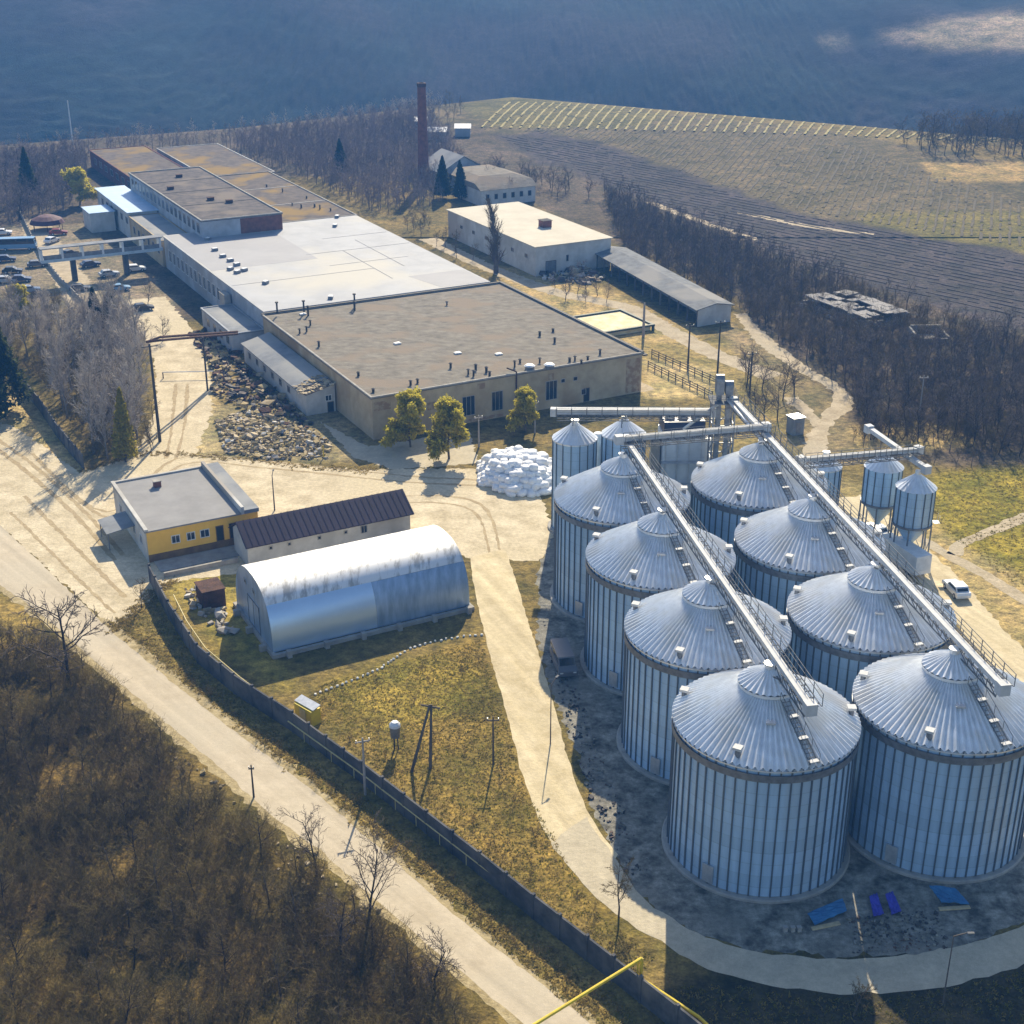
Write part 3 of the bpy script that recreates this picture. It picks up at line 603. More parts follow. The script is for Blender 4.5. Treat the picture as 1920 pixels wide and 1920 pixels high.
for q in ((57, 69, 28.7, 29.2), (57, 69, 40.3, 40.8)): p.abox(*q, .85, 1.2)
for q in ((57, 57.5, 29.203, 40.297), (68.5, 69, 29.203, 40.297)): p.abox(*q, .85, 1.2)
p.build('rim', 'green_steel', BA)
for a in (57.0, 68.5):
    for b in (28.7, 34.5, 40.3):
        p = MB(); p.abox(a, a + .4, b, b + .4, -.1, .847); p.build('leg', 'green_steel', BA)
RU = thing('ruin', 'roofless ruin of low broken pale walls in the right hand wood', 'ruin', W(104, 10.5, 0))
p = MB()
for a0, a1, b0, b1 in ((104, 115, 10.5, 11.1), (104, 115, 28.4, 29), (104, 104.6, 11.1, 28.4), (114.4, 115, 11.1, 28.4), (104.6, 114.4, 17, 17.5), (109, 109.5, 17.5, 28.4)):
    n = int(max(a1 - a0, b1 - b0) / 1.5)
    for k in range(n):
        f0, f1 = k / n, (k + 1) / n; h = random.uniform(.5, 2.2)
        if a1 - a0 > b1 - b0: p.abox(a0 + (a1 - a0) * f0 + .004, a0 + (a1 - a0) * f1 - .004, b0, b1, -.2, h)
        else: p.abox(a0, a1, b0 + (b1 - b0) * f0 + .004, b0 + (b1 - b0) * f1 - .004, -.2, h)
p.build('wall', 'concrete', RU)
p = MB()
for k in range(160):
    p.box(W(random.uniform(103, 116), random.uniform(10, 30), random.uniform(.1, .5)), [random.uniform(.3, 1.1) for _ in range(3)], random.uniform(0, 3))
p.build('fallen_rubble', 'concrete', RU)['kind'] = 'stuff'
p = MB()
for i in range(6):
    for j in range(9):
        if (i, j) in ((1, 2), (2, 5), (3, 3), (4, 6), (3, 6), (2, 2)) or random.random() < .12: continue
        a0, b0 = 104.3 + i * 1.75, 10.8 + j * 2.0; z = 2.2 + random.gauss(0, .06); p.box(W(a0 + .85, b0 + .98, z), (1.72, 1.95, .16), TH + random.gauss(0, .02), 0, random.gauss(0, .05))
p.build('roof_slab', 'pole_conc', RU)
R2 = thing('ruin', 'small low ruin with broken pale walls, lower right of the roofless one', 'ruin', (*gp(1740, 635), 0)); X, Y = gp(1740, 635)
for k, (dx, dy, lx, ly, h) in enumerate(((-3, 0, .4, 5, 1.6), (0, 2.5, 5.6, .4, 1.9), (3, 0, .4, 5, 1.2), (0, -2.7, 5.6, .4, .9), (0, 0, 3.2, 2.6, .5))):
    p = MB(); p.box((X + dx, Y + dy, h / 2 - .1), (lx, ly, h + .2), random.gauss(0, .03)); p.build('wall' if k < 4 else 'rubble', 'concrete', R2)
HO = thing('old_house', 'derelict grey house with a sagging tile roof behind the cream roofed warehouse', 'house', W(91, 145, 0))
w = MB(); w.ext([W(91, 145, -.2), W(107, 145, -.2), W(107, 145, 4.2), W(91, 145, 4.2)], UB * 14); w.build('wall', 'white_wall', HO)
r = MB(); r.ext([W(90.5, 144.6, 4.204), W(107.5, 144.6, 4.204), W(107.5, 148, 5.6), W(104, 152, 6.6), W(94, 152, 6.6), W(90.5, 148, 5.6)], UB * 14.5); r.build('roof', 'roof_brown', HO)
for i in range(6): front_window(HO, 92.2 + i * 2.5, 145, 1.6, 1.1, 1.5, pm='dark', bars=0)
HG = thing('gabled_wing', 'ruined grey gable wing with empty window holes beside the brick chimney', 'house', W(92, 172, 0))
w = MB(); w.ext([W(92, 172, -.2), W(106, 172, -.2), W(106, 172, 4.4), W(99, 172, 8.2), W(92, 172, 4.4)], UB * 14); w.build('wall', 'grey_wall', HG)
r = MB()
for s0, s1 in ((91.5, 99), (106.5, 99)): r.hexa([W(s0, 171.6, 4.2), W(s1, 171.6, 8.3), W(s1, 186.4, 8.3), W(s0, 186.4, 4.2), W(s0, 171.6, 4.4), W(s1, 171.6, 8.5), W(s1, 186.4, 8.5), W(s0, 186.4, 4.4)])
r.build('roof', 'roof_slate', HG)
for a in (94, 97.5, 101, 103.5): front_window(HG, a, 172, 2.0, 1.3, 2.0, pm='dark', bars=0)
CH = thing('chimney', 'tall slender red brick factory chimney rising above the bare trees', 'chimney', (-24.9, 398, 0))
p = MB(); p.lathe((-24.9, 398, 0), [(1.65, -.2), (1.55, 3), (1.15, 26.5)], 20); p.build('shaft', 'brick', CH, smooth=True)
p = MB(); p.lathe((-24.9, 398, 0), [(1.15, 26.5), (1.3, 26.7), (1.3, 27.5), (1.1, 27.6), (.8, 27.6), (.8, 26.8)], 20); p.build('rim', 'rust', CH)
for (x, y, wd, lb) in ((812, 262, 9, 'small white roofed hut right of the brick chimney, wider one'), (868, 255, 5, 'small white roofed hut at the edge of the vineyard'), (790, 242, 4, 'tiny hut above the white roofs beside the vineyard')):
    X, Y = gpt(x, y); z0 = float(hf(X, Y)); t = thing('hut', lb, 'hut', (X, Y, z0))
    q = MB(); q.box((X, Y, z0 + 1.2), (wd, 5, 3.0)); q.build('wall', 'grey_wall', t)
    q = MB(); q.ext([(X - wd / 2 - .3, Y - 2.9, z0 + 2.7), (X - wd / 2 - .3, Y, z0 + 3.9), (X - wd / 2 - .3, Y + 2.9, z0 + 2.7)], (wd + .6, 0, 0)); q.build('roof', 'white_metal', t)

# --- gatehouse
GH = thing('gatehouse', 'flat roofed gatehouse with an orange yellow front and white side', 'gatehouse', W(-40.6, -26, 0))
w = MB(); w.abox(-40.6, -26.6, -26, -9, -.3, 4.0); w.build('wall', 'white_wall', GH)
w = MB(); w.abox(-40.5, -26.6, -26.16, -26.003, 1.0, 4.0); w.build('front_render', 'orange_wall', GH)
w = MB(); w.abox(-40.5, -26.6, -26.18, -26.004, -.3, .997); w.build('plinth', 'plinth', GH)
w = MB(); w.abox(-26.597, -26.45, -26.1, -21, .2, 4.0); w.build('side_render', 'orange_wall', GH)
r = MB(); r.abox(-40.75, -28.6, -26.25, -8.8, 4.003, 4.2); r.build('roof', 'roof_gate', GH)
r = MB(); r.abox(-28.2, -26.3, -26.25, -8.8, 4.003, 4.5); r.build('raised_roof', 'roof_slate', GH)
p = MB(); p.abox(-28.597, -28.203, -26.25, -8.8, 4.003, 5.0); p.abox(-40.75, -40.3, -26.25, -8.8, 4.203, 4.45); p.abox(-40.297, -28.6, -9.2, -8.8, 4.203, 4.4); p.build('parapet', 'white_wall', GH)
X, Y = gp(295, 912, 4.2); v = MB(); v.box((X, Y, 4.6), (.9, .8, .8), TH); v.box((X, Y, 5.05), (1.1, 1.0, .1), TH, 1); v.build('chimney', ['brick', 'concrete'], GH)
for a, wd, z, h in ((-37.6, 1.1, 1.9, 1.1), (-35.7, 1.1, 1.9, 1.1), (-34.0, 1.2, 1.9, 1.1)): front_window(GH, a, -26.16, z, wd, h, fm='white_frame')
for a in (-32.0, -30.3): front_window(GH, a, -26.18, 1.0, 1.0, 2.1, name='door', fm='plinth', pm='dark', bars=0)
for b in (-24, -20.5, -17, -13.5): side_window(GH, -40.6, b, 1.4, 1.3, 1.3, fm='white_frame')
CA = thing('carport', 'small grey canopy leaning on the white side of the gatehouse', 'canopy', W(-44, -20.5, 0))
r = MB(); r.ext([W(-44.2, -20.5, 2.2), W(-40.65, -20.5, 2.7), W(-40.65, -20.5, 2.8), W(-44.2, -20.5, 2.3)], UB * 5); r.build('roof', 'roof_slate', CA)
for b in (-20.3, -15.8): p = MB(); p.tube(W(-44, b, 0), W(-44, b, 2.2), .07, 6); p.build('post', 'galv_dark', CA)
LP = thing('ledge', 'pale paved strip in front of the orange gatehouse wall', 'paving', W(-40, -30, 0))
p = MB(); p.abox(-40, -28, -29.5, -26.3, -.05, .12); p.build('slab', 'concrete', LP)
FW = thing('boundary_wall', 'low pale wall with yellow rail below the gatehouse front', 'wall', W(-40.5, -31, 0))
p = MB(); p.abox(-40, -30.8, -31.1, -30.8, -.1, .6); p.build('panel', 'concrete', FW)

# --- maroon roof shed
SD = thing('long_shed', 'long white shed with a dark maroon pitched roof beside the silver hangar', 'shed', W(-30.5, -33.2, 0))
w = MB(); w.ext([W(-30.2, -33.2, -.2), W(-30.2, -27.6, -.2), W(-30.2, -27.6, 3.2), W(-30.2, -30.4, 4.9), W(-30.2, -33.2, 3.2)], UA * 21.5); w.build('wall', 'white_wall', SD)
r = MB()
for b0, b1 in ((-33.9, -30.4), (-26.9, -30.4)): r.hexa([W(-30.6, b0, 2.85), W(-30.6, b1, 4.98), W(-8.4, b1, 4.98), W(-8.4, b0, 2.85), W(-30.6, b0, 2.97), W(-30.6, b1, 5.1), W(-8.4, b1, 5.1), W(-8.4, b0, 2.97)])
for k in range(28):
    a = -30.4 + k * .81
    for b0, b1 in ((-33.9, -30.45), (-26.9, -30.35)): r.beam(W(a, b0, 3.0), W(a, b1, 5.125), .04, .02)
r.build('roof', 'roof_maroon', SD)
for x in (503, 537, 592, 640): a = hall_a(x, 1030 - (x - 503) * .24, 1.8); front_window(SD, a, -33.2, 1.8, .5, .5, bars=0)
front_window(SD, hall_a(676, 995, 1.8), -33.2, 1.4, .9, 1.1)

# --- arched hangar
QH = thing('arched_hangar', 'silver arched sheet metal hangar with a rust streaked back', 'hangar', W(-34.6, -55.5, 0))
def arch(t):
    ang = math.pi * t; c, s = math.cos(ang), math.sin(ang)
    return (-48.85 - 6.35 * math.copysign(abs(c) ** .8, c), .4 + 6.8 * abs(s) ** .75)
NA = 26
def arch_strip(a0, a1, t0, t1, nn, lift=0.0):
    m_ = MB(); step = .55; na = max(2, int((a1 - a0) / step))
    rows = []
    for i in range(na + 1):
        a = a0 + (a1 - a0) * i / na
        dz = 0
        rows.append(m_.pts([W(a, arch(t0 + (t1 - t0) * k / nn)[0], arch(t0 + (t1 - t0) * k / nn)[1] + dz + lift) for k in range(nn + 1)]))
    for A, Bq in zip(rows[:-1], rows[1:]):
        for k in range(nn): m_.f.append((A[k], Bq[k], Bq[k + 1], A[k + 1])); m_.m.append(0)
    return m_
M['hangar_new'] = mk('new_galvanised_sheet', (.60, .75, .92), (.55, .70, .87), .3, .3, .55)
M['hangar_old'] = mk('dull_streaked_sheet', (.40, .52, .68), (.24, .33, .45), .9, .42, .4, stretch=(1.4, .6, .25), lo=.35, hi=.65)
M['hangar_top'] = mk('chalky_stained_sheet', (.78, .775, .76), (.40, .39, .37), .9, .5, .15, stretch=(1.6, .5, .3), lo=.38, hi=.52)
arch_strip(-34.6, -22.5, 0.0, .235, 10).build('near_sheet', 'hangar_new', QH, None, True)
arch_strip(-22.49, -11.1, 0.0, .235, 10, -.02).build('old_sheet', 'hangar_old', QH, None, True).__setitem__('label', 'duller streaked half of the hangar side')
arch_strip(-34.6, -11.1, .235, 1.0, 26).build('roof_sheet', 'hangar_top', QH, None, True)
for a in (-34.55, -11.15):
    e = MB(); P = [W(a, *arch(k / NA)) for k in range(NA + 1)]; e.f.append(tuple(e.pts(P))); e.m.append(0); e.build('end_wall', 'hangar_old', QH)
e = MB(); e.abox(-34.9, -10.8, -55.9, -55.45, -.2, .45); e.abox(-34.9, -10.8, -42.4, -41.9, -.2, .45); e.abox(-34.9, -34.45, -55.447, -42.403, -.2, .45); e.abox(-11.25, -10.8, -55.447, -42.403, -.2, .45)
e.build('plinth', 'concrete', QH)
for i in range(6):
    a = -33.4 + i * 4.3; e = MB(); e.abox(a, a + .5, -56.5, -55.903, -.2, .8); e.build('buttress', 'concrete', QH)
for b in (-50, -47): wframe(QH, W(-34.56, b + .8, 4.9), -UB, .7, .6, -UA, bars=0)
wframe(QH, W(-34.56, -47.0, .45), -UB, 4.0, 3.4, -UA, name='gate', fm='galv_dark', pm='hangar_old', bars=1)
for k in range(3): e = MB(); e.abox(-35.6, -34.903, -53.8 + k * 4.6, -53.3 + k * 4.6, -.2, .7); e.build('buttress', 'concrete', QH)
o = MB(); o.box(W(-36.9, -40, 1.0), (2.6, 3.0, 2.4), TH); o.box(W(-36.9, -40, 2.25), (2.8, 3.2, .1), TH, 1); o = o.build('brown_box', ['rust', 'rust'], None, W(-37, -41, 0)); tag(o, 'small dark brown box at the left end of the hangar', 'shed')  # plain dark brown box with a slightly wider lid

# ------------------------------------------------------------------ silos
def ribbed_cone(mb, c, r0, z0, r1, z1, n, rh, mat=0):
    """sheet cone with raised radial ribs"""
    c = Vector(c); rows = []
    for r, z, hh in ((r0, z0, rh), ((r0 + r1) / 2, (z0 + z1) / 2, rh), (r1, z1, rh * .4)):
        P = []
        for k in range(n):
            for fr, up in ((0, 0), (.12, 0), (.5, 1), (.62, 1)):
                a = 2 * math.pi * (k + fr) / n
                P.append(c + Vector((r * math.cos(a), r * math.sin(a), z + up * hh)))
        rows.append(mb.pts(P))
    q = 4 * n
    for A, B_ in zip(rows[:-1], rows[1:]):
        for i in range(q):
            j = (i + 1) % q; mb.f.append((A[i], A[j], B_[j], B_[i])); mb.m.append(mat)
def make_silo(loc, R, h, apex, label, group, nst=54, nrib=80, capr=2.5, small=False):
    x, y = loc; root = thing('grain_silo', label, 'grain silo', (x, y, 0), group); c = (x, y, 0)
    f = MB(); f.lathe(c, [(R + .55, -.2), (R + .55, .22), (R + .45, .3), (R - .2, .3)], 72); f.build('foundation', 'concrete', root)
    w = MB(); w.lathe(c, [(R, .3), (R, h - .02)], 108)
    for k in range(nst):
        a = 2 * math.pi * (k + .5) / nst; d = Vector((math.cos(a), math.sin(a), 0)); t = Vector((-d.y, d.x, 0))
        wd = .115 if not small else .08
        w.obox(Vector(c) + d * (R - .01) - t * wd / 2 + Vector((0, 0, .3)), t * wd, d * .13, (0, 0, h - .34), 1)
    w.build('wall', ['silo_wall', 'silo_rib'], root)
    if not small:
        q = MB(); q.lathe(c, [(R + .14, h - 1.15), (R + .2, h - 1.15), (R + .2, h - .5), (R + .14, h - .5)], 108); q.build('wind_ring_eave_shade', 'galv_dark', root)  # wind ring made tall and dark, painting in the shadow under the eave
    ov = .22 if not small else .12
    rr = capr - .35; slope = (apex - h) / (R + ov)
    r_ = MB(); ribbed_cone(r_, c, R + ov, h - .05, rr * .3, h + slope * (R + ov - rr * .3), nrib, .26 if not small else .06)
    r_.lathe(c, [(R + ov, h - .05), (R + ov - .03, h - .2), (R + .02, h - .02)], 108)
    r_.build('roof', 'silo_roof', root)
    cz = h + slope * (R + ov - capr) + (.42 if not small else .1)
    q = MB(); ribbed_cone(q, c, capr, cz, .42, cz + slope * 1.0 * (capr - .42), 28 if not small else 16, .15 if not small else .04)
    q.lathe(c, [(capr, cz), (capr - .02, cz - .28), (capr - .3, cz - .28)], 60)
    tz = cz + slope * 1.0 * (capr - .42)
    q.lathe(c, [(.42, tz - .05), (.42, tz + .35), (.5, tz + .4), (.5, tz + .48)], 16, closed=True)
    q.build('cap', 'silo_cap', root)
    def on(a, r): return Vector((x + r * math.cos(a), y + r * math.sin(a), h + slope * (R + ov - r)))
    if not small:
        for a in (R_(-118), R_(-2), R_(158)):
            p = on(a, R * .93); v = MB(); v.tube(p - Vector((0, 0, .1)), p + Vector((0, 0, .6)), .24, 10); v.box(p + Vector((0, 0, .72)), (.7, .7, .22), a, 1); v.build('roof_vent', ['galv_dark', 'matt'], root)
        # roof ladder with landing plates, front right
        a = R_(-70); d = Vector((math.cos(a), math.sin(a), 0)); t = Vector((-d.y, d.x, 0)); v = MB()
        p0 = on(a, R + .1) + Vector((0, 0, .25)); p1 = on(a, capr + .2) + Vector((0, 0, .3))
        for s_ in (-.35, .35): v.beam(p0 + t * s_, p1 + t * s_, .07, .07)
        for k in range(15):
            m_ = p0.lerp(p1, (k + .5) / 15); v.beam(m_ - t * .35, m_ + t * .35, .06, .04)
        for s_ in (-.45, .45):
            v.beam(p0 + t * s_ + Vector((0, 0, .8)), p1 + t * s_ + Vector((0, 0, .8)), .04, .04)
            for k in range(5): m_ = p0.lerp(p1, k / 4); v.beam(m_ + t * s_, m_ + t * s_ + Vector((0, 0, .8)), .04, .04)
        v.build('roof_ladder', 'rail', root)
        for k, fr in enumerate((.02, .38, .72)):
            m_ = p0.lerp(p1, fr) + Vector((0, 0, .12)); v = MB(); v.obox(m_ - t * .4 - d * .2, t * .8, d * .4, (0, 0, .06)); v.build('landing', 'matt', root)
        # inspection hatch and gear box beside the neighbour
        p = on(R_(-96), R * .55); v = MB(); v.box(p + Vector((0, 0, .12)), (.8, .8, .16), R_(-6)); v.build('hatch', 'galv', root)
        # wall door near the ground + temperature cable box
        a = R_(-130); d = Vector((math.cos(a), math.sin(a), 0)); t = Vector((-d.y, d.x, 0)); v = MB()
        v.obox(Vector(c) + d * (R + .02) - t * .5 + Vector((0, 0, .5)), t * 1.0, d * .18, (0, 0, 1.7)); v.build('door', 'galv', root)
    return root
nth = ['front', 'second', 'third', 'rear']
for i in range(4):
    make_silo((21.0 - 2.85 * i, 98.7 + 15.5 * i), 7.5, 12.6, 17.2, ['big ribbed grain silo nearest the camera, left row front, above the blue tarp', 'second big grain silo of the left row, behind the nearest one', 'third big grain silo of the left row, left wall beside the grey van', 'rearmost big grain silo of the left row, cross conveyor over its peak'][i], 'eight large corrugated grain silos in two rows')
for i in range(4):
    make_silo((36.8 - 2.7 * i, 101.3 + 16.1 * i), 7.62, 12.6, 17.1, ['front big grain silo of the right row, cut by the right picture edge', 'second big grain silo of the right row from the front', 'third big grain silo of the right row, between conveyors', 'rearmost big grain silo of the right row below the elevator tower'][i], 'eight large corrugated grain silos in two rows')
for (x, y), lb in (((7.9, 164.5), 'slim small silo beside the white heap, left of the pair'), ((14.2, 166.0), 'slim small silo of the pair nearer the grain dryer')):
    make_silo((x, y), 2.75, 12.4, 14.5, lb, 'pair of slim silos by the dryer', 16, 24, .6, True)
make_silo((39.6, 163.5), 2.0, 9.0, 10.6, 'little silo half hidden behind the rear right silo roof', None, 14, 20, .5, True)

# raised hopper silos on legs
def hopper(x, y, lb, zb=5.2, zt=9.9, R=2.3):
    root = thing('hopper_silo', lb, 'hopper silo', (x, y, 0), 'raised hopper silos on legs'); c = (x, y, 0)
    w = MB(); w.lathe(c, [(R, zb), (R, zt)], 40)
    for k in range(14):
        a = 2 * math.pi * k / 14; d = Vector((math.cos(a), math.sin(a), 0)); t = Vector((-d.y, d.x, 0)); w.obox(Vector(c) + d * (R - .01) - t * .06 + Vector((0, 0, zb)), t * .12, d * .1, (0, 0, zt - zb), 1)
    w.build('wall', ['silo_wall', 'silo_rib'], root)
    r_ = MB(); ribbed_cone(r_, c, R + .15, zt - .03, .35, zt + 1.6, 22, .05); r_.lathe(c, [(.35, zt + 1.55), (.35, zt + 2.1)], 12, closed=True); r_.build('roof', 'silo_roof', root)
    h = MB(); h.lathe(c, [(R, zb + .02), (.35, 2.4), (.3, 2.0)], 32); h.lathe(c, [(R + .12, zb - .15), (R + .14, zb + .12), (R, zb + .12)], 40, 1); h.build('hopper', ['silo_wall', 'galv_dark'], root)
    for k in range(8):
        a = 2 * math.pi * (k + .5) / 8; l = MB(); px_, py_ = x + (R + .05) * math.cos(a), y + (R + .05) * math.sin(a); l.beam((px_, py_, 0), (px_, py_, zb - .15), .16, .16); l.build('leg', 'galv_dark', root)
    b = MB()
    for k in range(8):
        a0 = 2 * math.pi * (k + .5) / 8; a1 = 2 * math.pi * (k + 1.5) / 8
        b.beam((x + R * math.cos(a0), y + R * math.sin(a0), .3), (x + R * math.cos(a1), y + R * math.sin(a1), 3.0), .06, .06)
    b.build('brace', 'galv_dark', root)
    k = MB(); k.beam((x + R + .3, y, zb), (x + R + 1.0, y, zb), .9, .06); k.beam((x + R + .9, y - .4, zb), (x + R + .9, y - .4, zb + 1), .05, .05); k.beam((x + R + .9, y + .4, zb), (x + R + .9, y + .4, zb + 1), .05, .05); k.build('platform', 'galv', root)
hopper(48.6, 154.5, 'raised hopper silo on steel legs at the right dirt track, nearer one')
hopper(46.3, 161.0, 'raised hopper silo on legs behind its twin, below the conveyor end')

# ------------------------------------------------------------------ conveyors
def conveyor(name, lb, p, q, wdt=.46, hgt=.36, walk=1, supports=(), mat='matt'):
    p, q = Vector(p), Vector(q); root = thing(name, lb, 'conveyor', tuple(p), 'conveyors over the silos'); d = (q - p); n = d.normalized(); sd = n.cross(Vector((0, 0, 1))).normalized(); Z = Vector((0, 0, 1)); ln = d.length
    t = MB(); t.beam(p, q, wdt, hgt); t.beam(p + Z * (hgt / 2 + .06), q + Z * (hgt / 2 + .06), wdt + .12, .1); t.build('trough', mat, root)
    if walk:
        o = sd * walk * (wdt / 2 + .5); w = MB()
        for e in (-.36, -.12, .12, .36): w.beam(p + o + sd * e - Z * .2, q + o + sd * e - Z * .2, .05, .05)
        for i in range(int(ln / .9)): m_ = p.lerp(q, (i + .5) / int(ln / .9)) + o - Z * .2; w.beam(m_ - sd * .4, m_ + sd * .4, .10, .04)
        w.build('walkway', 'grating', root)
        h = MB(); k = int(ln / 1.8)
        for e in (.42, -.36):
            oo = o + sd * walk * e
            for zz in (.45, .9): h.beam(p + oo + Z * zz, q + oo + Z * zz, .045, .045)
            for i in range(k + 1): m_ = p.lerp(q, i / k) + oo; h.beam(m_ - Z * .2, m_ + Z * .9, .06, .06)
        h.build('handrail', 'rail', root)
        tr = MB(); k = int(ln / 1.6)
        for e in (-.5, .5):
            oo = sd * wdt * e
            tr.beam(p + oo - Z * 1.0, q + oo - Z * 1.0, .09, .09)
            for i in range(k):
                a, b_ = p.lerp(q, i / k) + oo, p.lerp(q, (i + 1) / k) + oo
                tr.beam(a - Z * .3, b_ - Z * 1.0, .06, .06); tr.beam(b_ - Z * .3, b_ - Z * 1.0, .06, .06)
        tr.build('truss', 'rail', root)
    for (s_, z0) in supports:
        m_ = p.lerp(q, s_); b = MB()
        for e in (-.6, .6): b.beam(Vector((m_.x, m_.y, z0)) + sd * e * 1.3, m_ + sd * e * .6 - Z * .9, .12, .12)
        b.build('support', 'galv_dark', root)
    for e, s_ in ((p, -1), (q, 1)):
        b = MB(); b.box(tuple(e + n * s_ * .35), (.9, .9, 1.0), math.atan2(n.y, n.x)); b.build('drive_head', mat, root)
    return root
def silo_c(row, i): return (Vector((21.0 - 2.85 * i, 98.7 + 15.5 * i, 0)) if row == 'L' else Vector((36.8 - 2.7 * i, 101.3 + 16.1 * i, 0)))
ZC = 18.95
sup = lambda: None
Ld = (silo_c('L', 0) - silo_c('L', 3)).normalized(); Rd = (silo_c('R', 0) - silo_c('R', 3)).normalized(); EX = Vector((.55, 0, 0))
conveyor('roof_conveyor', 'long silver roof conveyor running over the left row of silos', silo_c('L', 3) - Ld * 1.0 + EX + Vector((0, 0, ZC)), silo_c('L', 0) + Ld * 6.8 + EX + Vector((0, 0, ZC - 1.0)), walk=-1, supports=[(.02, 17.6), (.31, 17.6), (.60, 17.6), (.9, 17.4)])
TW = Vector((25.9, 161.8, 0))
conveyor('roof_conveyor', 'long silver roof conveyor from the elevator tower over the right row', TW + Vector((1.2, -1.4, ZC - .4)), silo_c('R', 0) + Rd * 6.6 + EX + Vector((0, 0, ZC - .9)), walk=-1, supports=[(.17, 17.5), (.41, 17.5), (.66, 17.5), (.9, 17.4)], wdt=.52)
conveyor('cross_conveyor', 'level conveyor bridging the rear silos of both rows', silo_c('L', 3) + Vector((-.2, 0, 19.5)), silo_c('R', 3) + Vector((0, 0, 19.3)), .55, .5, 1)
conveyor('cross_conveyor', 'conveyor from the elevator tower over the pair of slim silos', Vector((5.6, 164.2, 15.9)), TW + Vector((-1.5, .2, 16.6)), .8, .7, 1, supports=[(.11, 14.4), (.43, 14.4)])
conveyor('cross_conveyor', 'thin conveyor from the right silo row to the raised hopper silos', silo_c('R', 3) + Vector((4.3, -2.6, 16.3)), Vector((49.0, 157.5, 13.4)), .45, .4, 1)
conveyor('hopper_conveyor', 'short steep conveyor over the two raised hopper silos', Vector((45.2, 165.0, 13.2)), Vector((49.2, 154.2, 12.4)), .5, .45, 0)
# spout dropping from the cross conveyor
# ------------------------------------------------------------------ elevator tower and dryer
ET = thing('elevator_tower', 'dark bucket elevator tower with head houses at the conveyor start', 'elevator tower', tuple(TW))
p = MB()
for dx, dy in ((-1.3, -1.3), (1.3, -1.3), (1.3, 1.3), (-1.3, 1.3)): p.beam(TW + Vector((dx, dy, 0)), TW + Vector((dx, dy, 18.2)), .2, .2)
for k in range(8):
    z = 2.2 * k
    for (ax, ay), (bx, by) in (((-1.3, -1.3), (1.3, -1.3)), ((1.3, -1.3), (1.3, 1.3)), ((1.3, 1.3), (-1.3, 1.3)), ((-1.3, 1.3), (-1.3, -1.3))):
        p.beam(TW + Vector((ax, ay, z + 2.2)), TW + Vector((bx, by, z + 2.2)), .11, .11); p.beam(TW + Vector((ax, ay, z)), TW + Vector((bx, by, z + 2.2)), .09, .09)
p.build('lattice', 'galv_dark', ET)
for dx in (-.55, .6):
    p = MB(); p.box(tuple(TW + Vector((dx, 0, 9.6))), (.55, .8, 19.2)); p.build('elevator_leg', 'galv_dark', ET)
    p = MB(); top = 20.9 if dx < 0 else 20.1
    p.box(tuple(TW + Vector((dx, 0, 19.2 + (top - 19.2) / 2 + .003))), (.95, 1.5, top - 19.2)); p.tube(TW + Vector((dx - .5, 0, top)), TW + Vector((dx + .5, 0, top)), .72, 16); p.build('head', 'galv_dark', ET)
p = MB(); p.box(tuple(TW + Vector((0, 0, 18.3))), (3.4, 3.4, .1))
for dx, dy in ((-1.6, -1.6), (1.6, -1.6), (1.6, 1.6), (-1.6, 1.6)): p.beam(TW + Vector((dx, dy, 18.35)), TW + Vector((dx, dy, 19.4)), .06, .06)
for z in (18.9, 19.4):
    for (ax, ay), (bx, by) in (((-1.6, -1.6), (1.6, -1.6)), ((1.6, -1.6), (1.6, 1.6)), ((1.6, 1.6), (-1.6, 1.6)), ((-1.6, 1.6), (-1.6, -1.6))): p.beam(TW + Vector((ax, ay, z)), TW + Vector((bx, by, z)), .05, .05)
p.build('platform', 'rail', ET)
p = MB(); p.tube(TW + Vector((.4, -.6, 18.6)), silo_c('R', 3) + Vector((0, .2, 17.7)), .2, 8); p.tube(TW + Vector((-.4, -.5, 18.2)), TW + Vector((-4.5, 1.4, 14)), .2, 8); p.build('spout', 'galv', ET)
DR = thing('grain_dryer', 'grey steel grain dryer building with a row of white fans on top', 'grain dryer', (21.3, 166.5, 0))
p = MB(); p.box((21.6, 166.5, 6.3), (5.4, 4.2, 12.8), .06); p.build('casing', mk('dull_grey_cladding', (.60, .65, .70), (.50, .55, .60), .6, .5, .1), DR)
p = MB(); p.box((21.6, 166.5, 13.6), (5.2, 4.0, 1.7), .06); p.build('top_band', 'paint_navy', DR)
for k in range(3):
    p = MB(); p.tube((20.0 + k * 1.65, 166.3 + k * .1, 14.46), (20.0 + k * 1.65, 166.3 + k * .1, 15.2), .62, 12); p.build('fan', 'white_metal', DR)
for dx, col in ((-3.3, 'concrete'), (3.35, 'white_metal')):
    p = MB(); p.box((21.6 + dx, 166.3, 5.9), (1.0, 2.4, 12.0)); p.build('duct', col, DR)
for dx in (-2.2, -.7, .8, 2.3): p = MB(); p.beam((21.6 + dx, 164.2, 0), (21.6 + dx, 164.2, 12.6), .14, .14); p.build('stanchion', 'galv', DR)
p = MB()
for z in (3.2, 6.2, 9.2): p.box((21.6, 163.9, z), (5.6, .9, .08)); p.beam((18.9, 163.5, z + .9), (24.3, 163.5, z + .9), .05, .05)
p.build('walkway', 'galv', DR)
WT = thing('storage_tank', 'tall white painted tank between the slim silos and the dryer', 'tank', (11.1, 168.5, 0))
p = MB(); p.lathe((11.1, 168.5, 0), [(.9, 0), (.9, 11.0), (.5, 11.5), (.1, 11.6)], 20, closed=True); p.build('shell', 'white_metal', WT, smooth=False)

